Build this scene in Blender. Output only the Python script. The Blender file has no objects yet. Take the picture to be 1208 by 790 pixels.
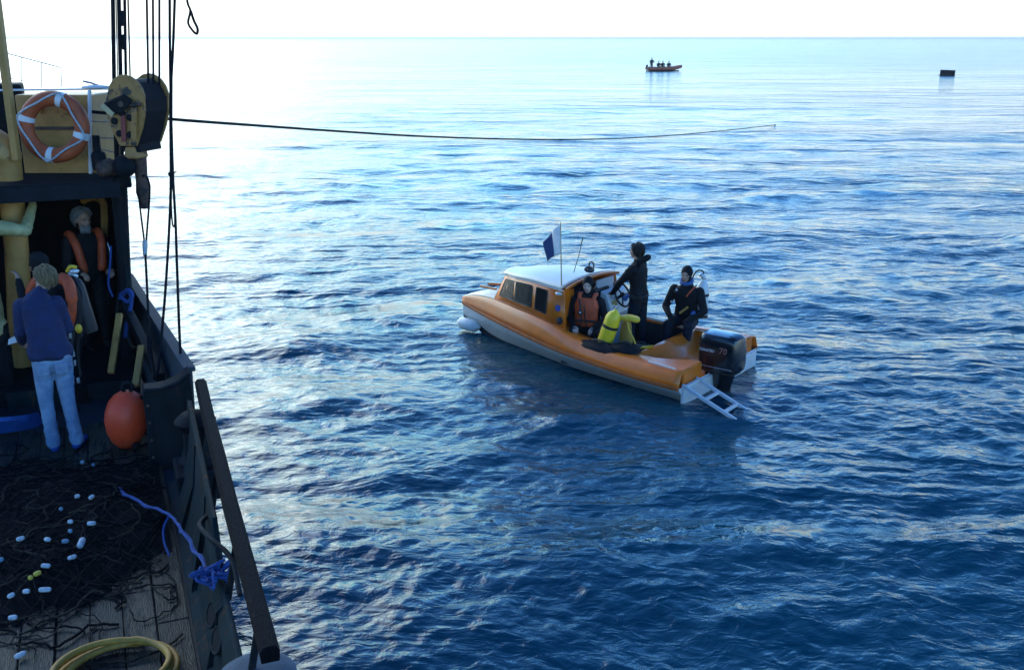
import bpy, bmesh, math, random
import numpy as np
from mathutils import Vector, Matrix, Quaternion

random.seed(7)
RNG = np.random.default_rng(11)
SC = bpy.context.scene
COL = SC.collection

# ------------------------------------------------------------------ camera
CAM_H, FPX, W_PX, H_PX = 4.9, 1200.0, 1208.0, 790.0
PITCH = math.atan((395.0 - 45.0) / FPX)
cam_data = bpy.data.cameras.new('camera')
cam = bpy.data.objects.new('camera', cam_data)
COL.objects.link(cam)
cam_data.sensor_fit = 'HORIZONTAL'
cam_data.sensor_width = 36.0
cam_data.lens = 36.0 * FPX / W_PX
cam_data.clip_start, cam_data.clip_end = 0.1, 60000.0
cam.location = (0, 0, CAM_H)
cam.rotation_euler = (math.pi / 2 - PITCH, 0, 0)
SC.camera = cam

# ------------------------------------------------------------------ light
SUN_AZ, SUN_EL = math.radians(-40), math.radians(22)     # azimuth from +Y (forward), negative = to the left
SKY_V0, SKY_GAMMA = 3.3, 1.9
SKY_CAP = (7.2, 10.4, 11.2)
HORIZON_COL = (4.6, 4.8, 4.5, 1)
SKY_TINT = (0.67, 0.97, 1.0, 1)
world = bpy.data.worlds.new('World')
SC.world = world
world.use_nodes = True
wn, wl = world.node_tree.nodes, world.node_tree.links
bg = wn['Background']
sky = wn.new('ShaderNodeTexSky')
sky.sky_type = 'NISHITA'
sky.sun_disc = False
sky.sun_elevation = SUN_EL
sky.sun_rotation = SUN_AZ
sky.altitude = 0
sky.air_density = 1.0
sky.dust_density = 0.8
sky.ozone_density = 3.0
tint = wn.new('ShaderNodeMix'); tint.data_type = 'RGBA'; tint.blend_type = 'MULTIPLY'; tint.inputs['Factor'].default_value = 1.0
tint.inputs['B'].default_value = SKY_TINT            # the cyan cast of the old slide film, over the whole sky
# film-like contrast in the sky: scale, power
sca = wn.new('ShaderNodeVectorMath'); sca.operation = 'SCALE'; sca.inputs['Scale'].default_value = 1 / SKY_V0
gam = wn.new('ShaderNodeGamma'); gam.inputs['Gamma'].default_value = SKY_GAMMA
sc2 = wn.new('ShaderNodeVectorMath'); sc2.operation = 'SCALE'; sc2.inputs['Scale'].default_value = SKY_V0
wl.new(sky.outputs[0], sca.inputs[0]); wl.new(sca.outputs[0], gam.inputs[0]); wl.new(gam.outputs[0], sc2.inputs[0])
wl.new(sc2.outputs[0], tint.inputs['A']); cap = wn.new('ShaderNodeVectorMath'); cap.operation = 'MINIMUM'; cap.inputs[1].default_value = SKY_CAP   # thin cloud veils the glow round the sun
wl.new(tint.outputs['Result'], cap.inputs[0])
# pale haze bank all round the horizon
tcw = wn.new('ShaderNodeTexCoord'); sxyz = wn.new('ShaderNodeSeparateXYZ'); wl.new(tcw.outputs['Generated'], sxyz.inputs[0])
hr = wn.new('ShaderNodeMapRange'); hr.interpolation_type = 'SMOOTHSTEP'
hr.inputs['From Min'].default_value = 0.0; hr.inputs['From Max'].default_value = math.sin(math.radians(13)); hr.inputs['To Min'].default_value = 1.0; hr.inputs['To Max'].default_value = 0.0
wl.new(sxyz.outputs['Z'], hr.inputs['Value'])
hz_mix = wn.new('ShaderNodeMix'); hz_mix.data_type = 'RGBA'; hz_mix.inputs['B'].default_value = HORIZON_COL
wl.new(hr.outputs['Result'], hz_mix.inputs['Factor']); wl.new(cap.outputs[0], hz_mix.inputs['A']); wl.new(hz_mix.outputs['Result'], bg.inputs[0])
bg.inputs[1].default_value = 0.15
sun_data = bpy.data.lights.new('sun', 'SUN')
sun = bpy.data.objects.new('sun', sun_data)
COL.objects.link(sun)
sun_data.energy = 0.6
sun_data.angle = math.radians(55)
sun_data.color = (1.0, 0.985, 0.94)
sd = Vector((math.sin(SUN_AZ) * math.cos(SUN_EL), math.cos(SUN_AZ) * math.cos(SUN_EL), math.sin(SUN_EL)))
sun.rotation_euler = (-sd).to_track_quat('-Z', 'Y').to_euler()

SC.view_settings.view_transform = 'Standard'
SC.view_settings.look = 'None'
SC.view_settings.exposure = 1.25
SC.cycles.volume_bounces = 2
SC.view_settings.gamma = 1.0

# ------------------------------------------------------------------ materials
MATS = {}
def mat(name, col, rough=0.6, var=0.25, scale=6.0, bump=0.0, bscale=40.0, metal=0.0, coat=0.0, col2=None, wear=None, spec=0.5, stretch=None):
    """Principled material: base colour broken up by noise (to col2 or a darker/lighter tone), fine relief, uneven gloss."""
    if name in MATS: return MATS[name]
    m = bpy.data.materials.new(name); m.use_nodes = True
    n, l = m.node_tree.nodes, m.node_tree.links
    p = n['Principled BSDF']
    tc = n.new('ShaderNodeTexCoord')
    src = tc.outputs['Object']
    if stretch:
        mp = n.new('ShaderNodeMapping'); mp.inputs['Scale'].default_value = stretch
        l.new(src, mp.inputs['Vector']); src = mp.outputs['Vector']
    nz = n.new('ShaderNodeTexNoise'); nz.inputs['Scale'].default_value = scale; nz.inputs['Detail'].default_value = 6
    nz.inputs['Roughness'].default_value = 0.65
    l.new(src, nz.inputs['Vector'])
    rp = n.new('ShaderNodeValToRGB')
    c = Vector(col)
    a = c * (1 - var); b = Vector(col2) if col2 else Vector([min(1, x * (1 + var)) for x in col])
    rp.color_ramp.elements[0].position = 0.32; rp.color_ramp.elements[0].color = (*a, 1)
    rp.color_ramp.elements[1].position = 0.68; rp.color_ramp.elements[1].color = (*b, 1)
    l.new(nz.outputs['Fac'], rp.inputs['Fac'])
    out = rp.outputs['Color']
    if wear:
        n2 = n.new('ShaderNodeTexNoise'); n2.inputs['Scale'].default_value = wear[1]; n2.inputs['Detail'].default_value = 8
        n2.inputs['Roughness'].default_value = 0.7
        l.new(src, n2.inputs['Vector'])
        r2 = n.new('ShaderNodeValToRGB'); r2.color_ramp.elements[0].position = wear[2]; r2.color_ramp.elements[1].position = wear[2] + 0.08
        l.new(n2.outputs['Fac'], r2.inputs['Fac'])
        mx = n.new('ShaderNodeMix'); mx.data_type = 'RGBA'
        l.new(r2.outputs['Color'], mx.inputs['Factor']); l.new(out, mx.inputs['A']); mx.inputs['B'].default_value = (*wear[0], 1)
        out = mx.outputs['Result']
    l.new(out, p.inputs['Base Color'])
    mr = n.new('ShaderNodeMapRange'); mr.inputs['To Min'].default_value = max(0.03, rough - 0.12); mr.inputs['To Max'].default_value = min(1, rough + 0.12)
    l.new(nz.outputs['Fac'], mr.inputs['Value']); l.new(mr.outputs['Result'], p.inputs['Roughness'])
    p.inputs['Metallic'].default_value = metal
    p.inputs['Specular IOR Level'].default_value = spec
    p.inputs['Coat Weight'].default_value = coat
    p.inputs['Coat Roughness'].default_value = 0.08
    if bump:
        nb = n.new('ShaderNodeTexNoise'); nb.inputs['Scale'].default_value = bscale; nb.inputs['Detail'].default_value = 4
        l.new(src, nb.inputs['Vector'])
        bp = n.new('ShaderNodeBump'); bp.inputs['Strength'].default_value = min(1, bump * 10); bp.inputs['Distance'].default_value = 0.02 * bump * 5
        l.new(nb.outputs['Fac'], bp.inputs['Height']); l.new(bp.outputs['Normal'], p.inputs['Normal'])
    MATS[name] = m
    return m

# ------------------------------------------------------------------ helpers
def new_obj(name, me, parent=None):
    o = bpy.data.objects.new(name, me); COL.objects.link(o)
    if parent is not None: o.parent = parent
    return o

def tag(o, label=None, cat=None, group=None, kind=None):
    if label: o['label'] = label
    if cat: o['category'] = cat
    if group: o['group'] = group
    if kind: o['kind'] = kind
    return o

def thing(name, label, cat, loc=(0, 0, 0), rz=0.0, group=None):
    o = bpy.data.objects.new(name, None); COL.objects.link(o)
    o.empty_display_size = 0.2
    o.location = loc; o.rotation_euler = (0, 0, rz)
    return tag(o, label, cat, group)

class MB:
    """Collects shapes; build() links them as ONE mesh object."""
    def __init__(s): s.v = []; s.f = []; s.m = []
    def add(s, vs, fs, mi=0):
        b = len(s.v); s.v += [tuple(x) for x in vs]; s.f += [[i + b for i in f] for f in fs]; s.m += [mi] * len(fs)
        return s
    def box(s, c, d, rot=None, mi=0, taper=1.0):
        """c centre, d full sizes, rot a Matrix/Quaternion; taper scales the top face"""
        R = rot.to_matrix() if isinstance(rot, Quaternion) else (rot or Matrix.Identity(3))
        vs = []
        for z in (-.5, .5):
            k = taper if z > 0 else 1.0
            for x, y in ((-.5, -.5), (.5, -.5), (.5, .5), (-.5, .5)):
                vs.append(Vector(c) + R @ Vector((x * d[0] * k, y * d[1] * k, z * d[2])))
        return s.add(vs, [[3, 2, 1, 0], [4, 5, 6, 7], [0, 1, 5, 4], [1, 2, 6, 5], [2, 3, 7, 6], [3, 0, 4, 7]], mi)
    def bar(s, a, b, w, h, up=(0, 0, 1), mi=0):
        a, b = Vector(a), Vector(b); d = b - a; L = d.length; d.normalize()
        x = d.cross(Vector(up)); x = x.normalized() if x.length > 1e-4 else Vector((1, 0, 0)); z = x.cross(d)
        R = Matrix((x, d, z)).transposed()
        return s.box((a + b) / 2, (w, L, h), R, mi)
    def tube(s, pts, r, seg=8, mi=0, cap=True, closed=False):
        pts = [Vector(p) for p in pts]; n = len(pts)
        rs = r if isinstance(r, (list, tuple)) else [r] * n
        t0 = (pts[1] - pts[0]).normalized()
        nrm = t0.orthogonal().normalized()
        rings = []; prev = t0
        for i in range(n):
            if closed: t = (pts[(i + 1) % n] - pts[i - 1])
            else: t = pts[min(i + 1, n - 1)] - pts[max(i - 1, 0)]
            t = t.normalized() if t.length > 1e-9 else prev
            q = prev.rotation_difference(t); nrm = (q @ nrm); nrm = (nrm - t * nrm.dot(t)).normalized(); prev = t
            bn = t.cross(nrm)
            rings.append([pts[i] + (nrm * math.cos(2 * math.pi * k / seg) + bn * math.sin(2 * math.pi * k / seg)) * rs[i] for k in range(seg)])
        vs = [p for rg in rings for p in rg]; fs = []
        for i in range(n if closed else n - 1):
            j = (i + 1) % n
            for k in range(seg):
                k2 = (k + 1) % seg
                fs.append([i * seg + k, i * seg + k2, j * seg + k2, j * seg + k])
        if cap and not closed:
            fs.append(list(range(seg))[::-1]); fs.append([(n - 1) * seg + k for k in range(seg)])
        return s.add(vs, fs, mi)
    def lathe(s, prof, c=(0, 0, 0), rot=None, seg=20, mi=0):
        """prof: (radius, height) pairs round local z"""
        R = rot.to_matrix() if isinstance(rot, Quaternion) else (rot or Matrix.Identity(3))
        vs = []; fs = []; n = len(prof)
        for (r, z) in prof:
            for k in range(seg):
                a = 2 * math.pi * k / seg
                vs.append(Vector(c) + R @ Vector((r * math.cos(a), r * math.sin(a), z)))
        for i in range(n - 1):
            for k in range(seg):
                k2 = (k + 1) % seg
                fs.append([i * seg + k, i * seg + k2, (i + 1) * seg + k2, (i + 1) * seg + k])
        fs.append(list(range(seg))[::-1]); fs.append([(n - 1) * seg + k for k in range(seg)])
        return s.add(vs, fs, mi)
    def ball(s, c, r, seg=14, rings=9, rot=None, mi=0):
        r = (r, r, r) if isinstance(r, (int, float)) else r
        R = rot.to_matrix() if isinstance(rot, Quaternion) else (rot or Matrix.Identity(3))
        vs = []; fs = []
        for i in range(1, rings):
            p = math.pi * i / rings
            for k in range(seg):
                a = 2 * math.pi * k / seg
                vs.append(Vector(c) + R @ Vector((r[0] * math.sin(p) * math.cos(a), r[1] * math.sin(p) * math.sin(a), r[2] * math.cos(p))))
        top = len(vs); vs.append(Vector(c) + R @ Vector((0, 0, r[2]))); vs.append(Vector(c) + R @ Vector((0, 0, -r[2])))
        for i in range(rings - 2):
            for k in range(seg):
                k2 = (k + 1) % seg
                fs.append([i * seg + k, (i + 1) * seg + k, (i + 1) * seg + k2, i * seg + k2])
        for k in range(seg):
            k2 = (k + 1) % seg
            fs.append([top, k, k2]); fs.append([top + 1, (rings - 2) * seg + k2, (rings - 2) * seg + k])
        return s.add(vs, fs, mi)
    def loft(s, rings, mi=0, close=True, cap=False):
        """rings: equal length lists of points"""
        m = len(rings[0]); vs = [p for r in rings for p in r]; fs = []
        for i in range(len(rings) - 1):
            for k in range(m if close else m - 1):
                k2 = (k + 1) % m
                fs.append([i * m + k, i * m + k2, (i + 1) * m + k2, (i + 1) * m + k])
        if cap: fs.append(list(range(m))[::-1]); fs.append([(len(rings) - 1) * m + k for k in range(m)])
        return s.add(vs, fs, mi)
    def prism(s, poly, depth, mi=0):
        """poly: list of 3-D points of a flat outline, depth: extrusion vector"""
        n = len(poly); d = Vector(depth); vs = [Vector(p) for p in poly] + [Vector(p) + d for p in poly]
        fs = [list(range(n))[::-1], list(range(n, 2 * n))] + [[i, (i + 1) % n, n + (i + 1) % n, n + i] for i in range(n)]
        return s.add(vs, fs, mi)
    def build(s, name, mats, parent=None, smooth=None, bevel=0.0, solid=0.0, sub=0, fix=True):
        me = bpy.data.meshes.new(name)
        me.from_pydata(s.v, [], s.f)
        ms = mats if isinstance(mats, (list, tuple)) else [mats]
        for m in ms: me.materials.append(m)
        if any(s.m): me.polygons.foreach_set('material_index', s.m)
        if fix:
            bm = bmesh.new(); bm.from_mesh(me); bmesh.ops.recalc_face_normals(bm, faces=bm.faces); bm.to_mesh(me); bm.free()
        if smooth is not None:
            me.polygons.foreach_set('use_smooth', [True] * len(me.polygons))
            if smooth < 180: me.set_sharp_from_angle(angle=math.radians(smooth))
        me.update()
        o = new_obj(name, me, parent)
        if solid: md = o.modifiers.new('solid', 'SOLIDIFY'); md.thickness = solid; md.offset = 0
        if bevel: md = o.modifiers.new('bevel', 'BEVEL'); md.width = bevel; md.segments = 2; md.limit_method = 'ANGLE'; md.angle_limit = math.radians(55)
        if sub: md = o.modifiers.new('sub', 'SUBSURF'); md.levels = md.render_levels = sub
        return o

def qz(direction):
    """rotation that turns local z onto a direction"""
    return Vector((0, 0, 1)).rotation_difference(Vector(direction).normalized())

def spline(pts, n=8):
    """Catmull-Rom through points"""
    P = [Vector(p) for p in pts]; P = [2 * P[0] - P[1]] + P + [2 * P[-1] - P[-2]]; out = []
    for i in range(1, len(P) - 2):
        for k in range(n):
            t = k / n; a, b, c, d = P[i - 1:i + 3]
            out.append(0.5 * ((2 * b) + (c - a) * t + (2 * a - 5 * b + 4 * c - d) * t * t + (3 * b - a - 3 * c + d) * t ** 3))
    out.append(P[-2]); return out

# frames: ship (x = starboard, y = forward) and small boat (x = forward, y = port)
SHIP_RZ = math.radians(22)
BOAT_O, BOAT_RZ = Vector((3.03, 14.17, 0)), math.radians(142)
def ship(w, s, z): return Matrix.Rotation(SHIP_RZ, 3, 'Z') @ Vector((w, s, z))
def boat(x, y, z): return BOAT_O + Matrix.Rotation(BOAT_RZ, 3, 'Z') @ Vector((x, y, z))
# ------------------------------------------------------------------ sea
HULL_WL = [(0.02, 1.0), (0.27, .95), (1.37, .80), (2.2, .66), (2.87, .47), (3.6, .27), (4.3, .09), (4.55, 0.0)]
SHIP_SIDE = [(-6, .10), (0, .42), (4, .52), (6, .54), (9.3, .62), (10.5, .52), (12, .38), (14.2, .2), (17, -.55), (19, -1.6), (20.2, -2.5)]   # (s, w) of the bulwark top
def make_sea():
    cols_f = np.radians(np.linspace(-37, 37, 900))
    cols_b = np.radians(np.linspace(37, 323, 90)[1:-1])
    th = np.concatenate([cols_f, cols_b])
    dep = np.concatenate([np.linspace(math.radians(85), math.radians(38), 30)[:-1], np.linspace(math.radians(38), 0.0010, 700)])
    r = CAM_H / np.tan(dep)
    r = np.concatenate([r, [6500.0, 9000.0, 16000.0]])
    R, T = np.meshgrid(r, th, indexing='ij')
    X, Y = R * np.sin(T), R * np.cos(T)
    dr = np.gradient(r)[:, None]
    Z = np.zeros_like(X); DX = np.zeros_like(X); DY = np.zeros_like(X)
    rng = np.random.default_rng(5)
    # gentle warp so that no crest runs straight
    wx = X + .5 * np.sin(Y * .31 + 1.3) + .25 * np.sin(Y * .83 + X * .4); wy = Y + .5 * np.sin(X * .37 + .4) + .25 * np.sin(X * .91 - Y * .3)
    N = 130
    lam = np.exp(np.linspace(math.log(.15), math.log(5.0), N)) * rng.uniform(.93, 1.07, N)
    for i in range(N):
        L = lam[i]; k = 2 * math.pi / L
        ang = rng.normal(math.radians(-72), math.radians(38 if L > 1.2 else 60))
        kx, ky = k * math.cos(ang), k * math.sin(ang)
        slope = 0.0132 * (1.2 if L < 1.2 else .8)
        a = slope / k
        fade = np.clip((L / dr - 2.0) / 2.0, 0, 1)
        rows = np.nonzero(fade[:, 0] > 0)[0]
        if len(rows) == 0: continue
        q = slice(0, rows[-1] + 1)
        ph = kx * wx[q] + ky * wy[q] + rng.uniform(0, 6.28)
        # patchy gusts
        g = 1 + .45 * np.sin(X[q] * rng.uniform(.1, .5) / L ** .3 + rng.uniform(0, 6)) * np.sin(Y[q] * rng.uniform(.1, .5) / L ** .3 + rng.uniform(0, 6))
        A = a * g * fade[q]
        Z[q] += A * np.sin(ph)
        c = np.cos(ph) * A * .75
        DX[q] += c * kx / k; DY[q] += c * ky / k
    for L, a, ang in ((13, .02, -80), (29, .04, -62)):
        k = 2 * math.pi / L; an = math.radians(ang)
        fade = np.clip((L / dr - 2.0) / 2.0, 0, 1)
        Z += a * fade * np.sin(k * (X * math.cos(an) + Y * math.sin(an)) + L)
    X2, Y2 = X + DX, Y + DY
    # the hulls push the water away: sink it inside their waterlines
    c, s_ = math.cos(-BOAT_RZ), math.sin(-BOAT_RZ)
    bx = (X2 - BOAT_O.x) * c - (Y2 - BOAT_O.y) * s_; by = (X2 - BOAT_O.x) * s_ + (Y2 - BOAT_O.y) * c
    hx = np.array([p[0] for p in HULL_WL]); hy = np.array([p[1] for p in HULL_WL])
    inside = (bx > .02) & (bx < 4.4) & (np.abs(by) < np.interp(bx, hx, hy) - .06)
    near = np.exp(-np.maximum(0, np.hypot(bx - 2.2, by * 1.6) - 2.6) / .5)
    Z = Z * (1 - .55 * np.clip(near, 0, 1))
    Z[inside] = -.5
    c, s_ = math.cos(-SHIP_RZ), math.sin(-SHIP_RZ)
    sw = X2 * c - Y2 * s_; ss = X2 * s_ + Y2 * c
    w_in = np.interp(ss, [p[0] for p in SHIP_SIDE], [p[1] for p in SHIP_SIDE])
    ins = (ss > -12) & (ss < 19.5) & (sw < w_in - .25) & (sw > -5 - w_in + .25)
    Z[ins] = -1.0
    nr, nc = X.shape
    verts = np.stack([X2, Y2, Z], -1).reshape(-1, 3)
    i, j = np.meshgrid(np.arange(nr - 1), np.arange(nc), indexing='ij')
    j2 = (j + 1) % nc
    quads = np.stack([i * nc + j, i * nc + j2, (i + 1) * nc + j2, (i + 1) * nc + j], -1).reshape(-1, 4)
    me = bpy.data.meshes.new('sea')
    me.vertices.add(len(verts)); me.vertices.foreach_set('co', verts.ravel())
    me.loops.add(quads.size); me.loops.foreach_set('vertex_index', quads.ravel())
    me.polygons.add(len(quads)); me.polygons.foreach_set('loop_start', np.arange(0, quads.size, 4)); me.polygons.foreach_set('loop_total', np.full(len(quads), 4))
    me.update(); me.validate()
    me.polygons.foreach_set('use_smooth', np.ones(len(quads), bool))
    # facing up?
    if me.polygons[len(quads) // 2].normal.z < 0: me.flip_normals()
    m = bpy.data.materials.new('sea_water'); m.use_nodes = True
    n, l = m.node_tree.nodes, m.node_tree.links
    p = n['Principled BSDF']
    p.inputs['Base Color'].default_value = SEA_COL
    p.inputs['Roughness'].default_value = 0.06
    p.inputs['IOR'].default_value = 1.333
    # ripples too small for the mesh, far out, act as roughness
    geo = n.new('ShaderNodeNewGeometry'); ln = n.new('ShaderNodeVectorMath'); ln.operation = 'LENGTH'; l.new(geo.outputs['Position'], ln.inputs[0])
    mr = n.new('ShaderNodeMapRange'); mr.inputs['From Min'].default_value = 15; mr.inputs['From Max'].default_value = 220; mr.inputs['To Min'].default_value = .07; mr.inputs['To Max'].default_value = .18
    l.new(ln.outputs['Value'], mr.inputs['Value']); l.new(mr.outputs['Result'], p.inputs['Roughness'])
    tc = n.new('ShaderNodeTexCoord')
    def noise(scale, det, st, rot=0):
        mp = n.new('ShaderNodeMapping'); mp.inputs['Scale'].default_value = st; mp.inputs['Rotation'].default_value = (0, 0, rot)
        l.new(tc.outputs['Object'], mp.inputs['Vector'])
        z = n.new('ShaderNodeTexNoise'); z.inputs['Scale'].default_value = scale; z.inputs['Detail'].default_value = det; z.inputs['Roughness'].default_value = .55
        z.inputs['Distortion'].default_value = .6
        l.new(mp.outputs['Vector'], z.inputs['Vector']); return z.outputs['Fac']
    def mul(a, b):
        q = n.new('ShaderNodeMath'); q.operation = 'MULTIPLY'; l.new(a, q.inputs[0])
        if isinstance(b, float): q.inputs[1].default_value = b
        else: l.new(b, q.inputs[1])
        return q.outputs[0]
    def addn(a, b):
        q = n.new('ShaderNodeMath'); q.operation = 'ADD'; l.new(a, q.inputs[0]); l.new(b, q.inputs[1]); return q.outputs[0]
    fine = noise(5.0, 4, (.8, 1.3, 1), .2)            # ripples of 0.1 - 0.3 m
    mid = noise(1.1, 3, (.7, 1.2, 1), -.25)           # wavelets of about a metre, for where the mesh is coarse
    gust = noise(.05, 3, (.6, 1.6, 1), .1)
    big = noise(.16, 4, (.6, 1.5, 1), .12)             # longer waves, for far out
    h = addn(addn(mul(fine, .07), mul(mid, .21)), mul(big, 1.4))
    bp = n.new('ShaderNodeBump'); bp.inputs['Strength'].default_value = .55; bp.inputs['Distance'].default_value = 1.0
    l.new(mul(h, addn(gust, mul(gust, .4))), bp.inputs['Height']); l.new(bp.outputs['Normal'], p.inputs['Normal'])
    me.materials.append(m)
    return tag(new_obj('sea', me), None, None, None, 'structure')
SEA_COL = (0.0, 0.045, 0.075, 1)
make_sea()
# ------------------------------------------------------------------ sight lines -> points (used to read positions off the photograph once)
_s, _c = math.sin(PITCH), math.cos(PITCH)
def at(px, py, d=None, z=None):
    dx, dy = (px - 604) / FPX, (395 - py) / FPX
    v = Vector((dx, _c + dy * _s, -_s + dy * _c))
    t = (z - CAM_H) / v.z if z is not None else d / v.y
    return Vector((0, 0, CAM_H)) + v * t
UNSHIP = Matrix.Rotation(-SHIP_RZ, 3, 'Z')
def sat(px, py, d=None, z=None): return UNSHIP @ at(px, py, d, z)      # the same in ship coordinates

# ------------------------------------------------------------------ ship materials
M_black = mat('black_paint', (0.010, 0.013, 0.017), .7, .4, 5, .05, 60, wear=((.06, .03, .016), 8, .60), stretch=(1, 1, .35), spec=.12)
M_hull = mat('hull_paint', (0.02, 0.03, 0.045), .5, .35, 2, .04, 50, wear=((.07, .04, .025), 4, .62))
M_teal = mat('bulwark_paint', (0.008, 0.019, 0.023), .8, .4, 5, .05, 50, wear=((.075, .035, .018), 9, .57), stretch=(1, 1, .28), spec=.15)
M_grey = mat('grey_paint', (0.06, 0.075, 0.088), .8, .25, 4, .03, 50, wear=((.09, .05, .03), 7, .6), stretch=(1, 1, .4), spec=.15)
M_buff = mat('buff_paint', (0.42, 0.215, 0.055), .5, .25, 4, .03, 50, wear=((.10, .055, .025), 7, .62))
M_white = mat('white_paint', (0.72, 0.74, 0.74), .45, .1, 5, .02, 50)
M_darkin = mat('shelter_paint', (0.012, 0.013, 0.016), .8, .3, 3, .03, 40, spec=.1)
M_wood = [mat('wet_plank_%d' % i, c, .55, .45, 3.0, .12, 30, col2=c2, wear=((.010, .011, .012), 3.2, .50), stretch=(3.5, .6, 3), spec=.25) for i, (c, c2) in enumerate([
    ((.05, .040, .026), (.12, .092, .058)), ((.04, .034, .024), (.085, .068, .046)), ((.06, .048, .03), (.155, .12, .075)), ((.033, .03, .024), (.07, .06, .044))])]
M_railwood = mat('tarred_rail_wood', (0.006, 0.006, 0.008), .9, .45, 4, .12, 30, wear=((.035, .03, .026), 8, .63), stretch=(4, .7, 4), spec=.1)
M_rope = mat('tarred_rope', (0.014, 0.016, 0.021), .9, .4, 30, .1, 200, spec=.1)
M_steel = mat('galvanised_steel', (0.30, 0.33, 0.35), .4, .3, 8, .03, 80, metal=.4)
M_rust = mat('rusty_steel', (0.10, 0.055, 0.038), .7, .5, 14, .1, 90, wear=((.03, .025, .025), 12, .5))
M_capgrey = mat('cap_paint', (0.075, 0.10, 0.13), .75, .3, 7, .05, 60, wear=((.12, .11, .10), 10, .6), spec=.2)

# ------------------------------------------------------------------ trawler
trawler = thing('trawler', 'old dark fishing boat with planked deck, black side rail and buff painted shelter', 'fishing boat', (0, 0, 0), SHIP_RZ)
def side_w(s): return float(np.interp(s, [p[0] for p in SHIP_SIDE], [p[1] for p in SHIP_SIDE]))
b = MB(); rings = []
for s in list(np.linspace(-9, 18, 28)) + [19, 19.8, 20.15]:
    w = side_w(s) if s > -6 else side_w(-6)
    hw = w + 2.5
    sh = 0.0 if s < 10 else (s - 10) * .06
    rings.append([(-2.5 + hw * k, s, z) for k, z in ((.86, -.9), (.95, .2), (.995, 1.0 + sh))] + [(-2.5 - hw * k, s, z) for k, z in ((.995, 1.0 + sh), (.95, .2), (.86, -.9))])
b.loft(rings, close=True, cap=True)
b.build('hull', M_hull, trawler, smooth=40)

deck = MB().box((-2.55, 3.0, .98), (5.6, 21, .06)).build('deck', M_black, trawler)
PLANK_ME = {}
def plank(w, s0, s1, k):
    L = round(s1 - s0, 2); key = (L, k)
    if key not in PLANK_ME:
        q = MB().box((0, 0, 0), (.207, L - .008, .04)).build('plank', M_wood[k], None)
        md = q.modifiers.new('bevel', 'BEVEL'); md.width = .006; md.segments = 1
        dg = bpy.context.evaluated_depsgraph_get(); PLANK_ME[key] = bpy.data.meshes.new_from_object(q.evaluated_get(dg)); bpy.data.objects.remove(q)
    o = new_obj('plank', PLANK_ME[key], deck)
    o.location = (w, (s0 + s1) / 2, 1.03 + random.uniform(-.004, .004)); o.rotation_euler = (random.uniform(-.004, .004), random.uniform(-.012, .012), random.uniform(-.003, .003))
for i in range(17):
    w = .155 - i * .215
    cuts = [3.0, 6.6 + (i * .9) % 2.2, 8.9 + (i * .9) % 2.2, 11.55]
    for s0, s1 in zip(cuts[:-1], cuts[1:]): plank(w, s0, s1, random.choice((0, 0, 1, 1, 2, 3)))

# inner bulwark: sloping waterway plate, upright plate, with a step down beside the near opening
b = MB(); rings = []
for s, top in ((2.5, 1.5), (4.6, 1.5), (6.2, 1.5), (6.5, 1.82), (7.5, 1.82), (8.95, 1.82)):
    w = side_w(s); hi = [(.27, 1.045), (.34, 1.10), (w - .14, min(top, 1.52) - .06), (w - .10, top), (w - .06, top), (w - .02, 1.0), (.3, .97)]
    rings.append([(x, s, z) for x, z in hi])
b.loft(rings, close=True, cap=True)
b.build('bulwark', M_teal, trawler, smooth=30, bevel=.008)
for px, py in ((257, 719), (273, 747)):
    p = sat(px, py, z=1.36); w = side_w(p.y)
    n_ = Vector((-.86, 0, .5)).normalized(); rot = qz(n_)
    c = Vector((.34 + (w - .46) * .55, p.y, 1.33)) + n_ * .012
    q = MB()
    ring = [c + rot.to_matrix() @ Vector((.055 * math.sin(a), .12 * math.cos(a), 0)) for a in np.linspace(0, 2 * math.pi, 25)[:-1]]
    X_ = Vector((0, 1, 0)); Y_ = n_.cross(X_)
    ring = [c + X_ * (.125 * math.cos(a)) + Y_ * (.062 * math.sin(a)) for a in np.linspace(0, 2 * math.pi, 25)[:-1]]
    q.tube(ring, .011, 6, closed=True)
    f = q.build('freeing_port', M_teal, trawler, smooth=60)
    MB().prism([c + X_ * (.122 * math.cos(a)) + Y_ * (.06 * math.sin(a)) + n_ * .002 for a in np.linspace(0, 2 * math.pi, 25)[:-1]], -n_ * .012).build('shade_disc', M_darkin, f)  # dark disc stands in for the shaded hollow inside the rim

for s in (5.0, 5.9, 6.9, 7.9):                                  # stiffeners welded to the inner face
    w = side_w(s); tp_ = 1.49 if s < 6.3 else 1.80
    MB().prism([(.30, s, 1.07), (.36, s, 1.10), (w - .155, s, 1.45), (w - .115, s, tp_), (w - .10, s, tp_), (w - .12, s, 1.40)], (0, .018, 0)).build('stiffener', M_teal, trawler)
MB().tube([(side_w(s) - .085, s, 1.505) for s in np.linspace(4.0, 6.2, 8)], .014, 6).build('bulwark_edge', M_teal, trawler, smooth=60)
# wooden top rail on stanchions
rp = [(side_w(s) + .035, s, z) for s, z in ((4.72, 1.84), (5.6, 1.86), (6.5, 1.88), (7.4, 1.885), (8.3, 1.88), (9.22, 1.87))]
b = MB(); rings = []
for (w, s, z) in rp:
    j = random.uniform(-.006, .006)
    rings.append([(w - .048 + j, s, z - .045), (w + .048 + j, s, z - .045), (w + .052 + j, s, z + .02), (w + .03 + j, s, z + .05), (w - .03 + j, s, z + .05), (w - .052 + j, s, z + .02)])
b.loft(rings, close=True, cap=True)
b.build('rail', M_railwood, trawler, bevel=.006)
for s in (5.05, 6.05, 7.3, 8.4):
    w = side_w(s); MB().tube([(w - .06, s, 1.45), (w + .02, s, 1.84)], .022, 8).build('stanchion', M_black, trawler, smooth=60)
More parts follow.
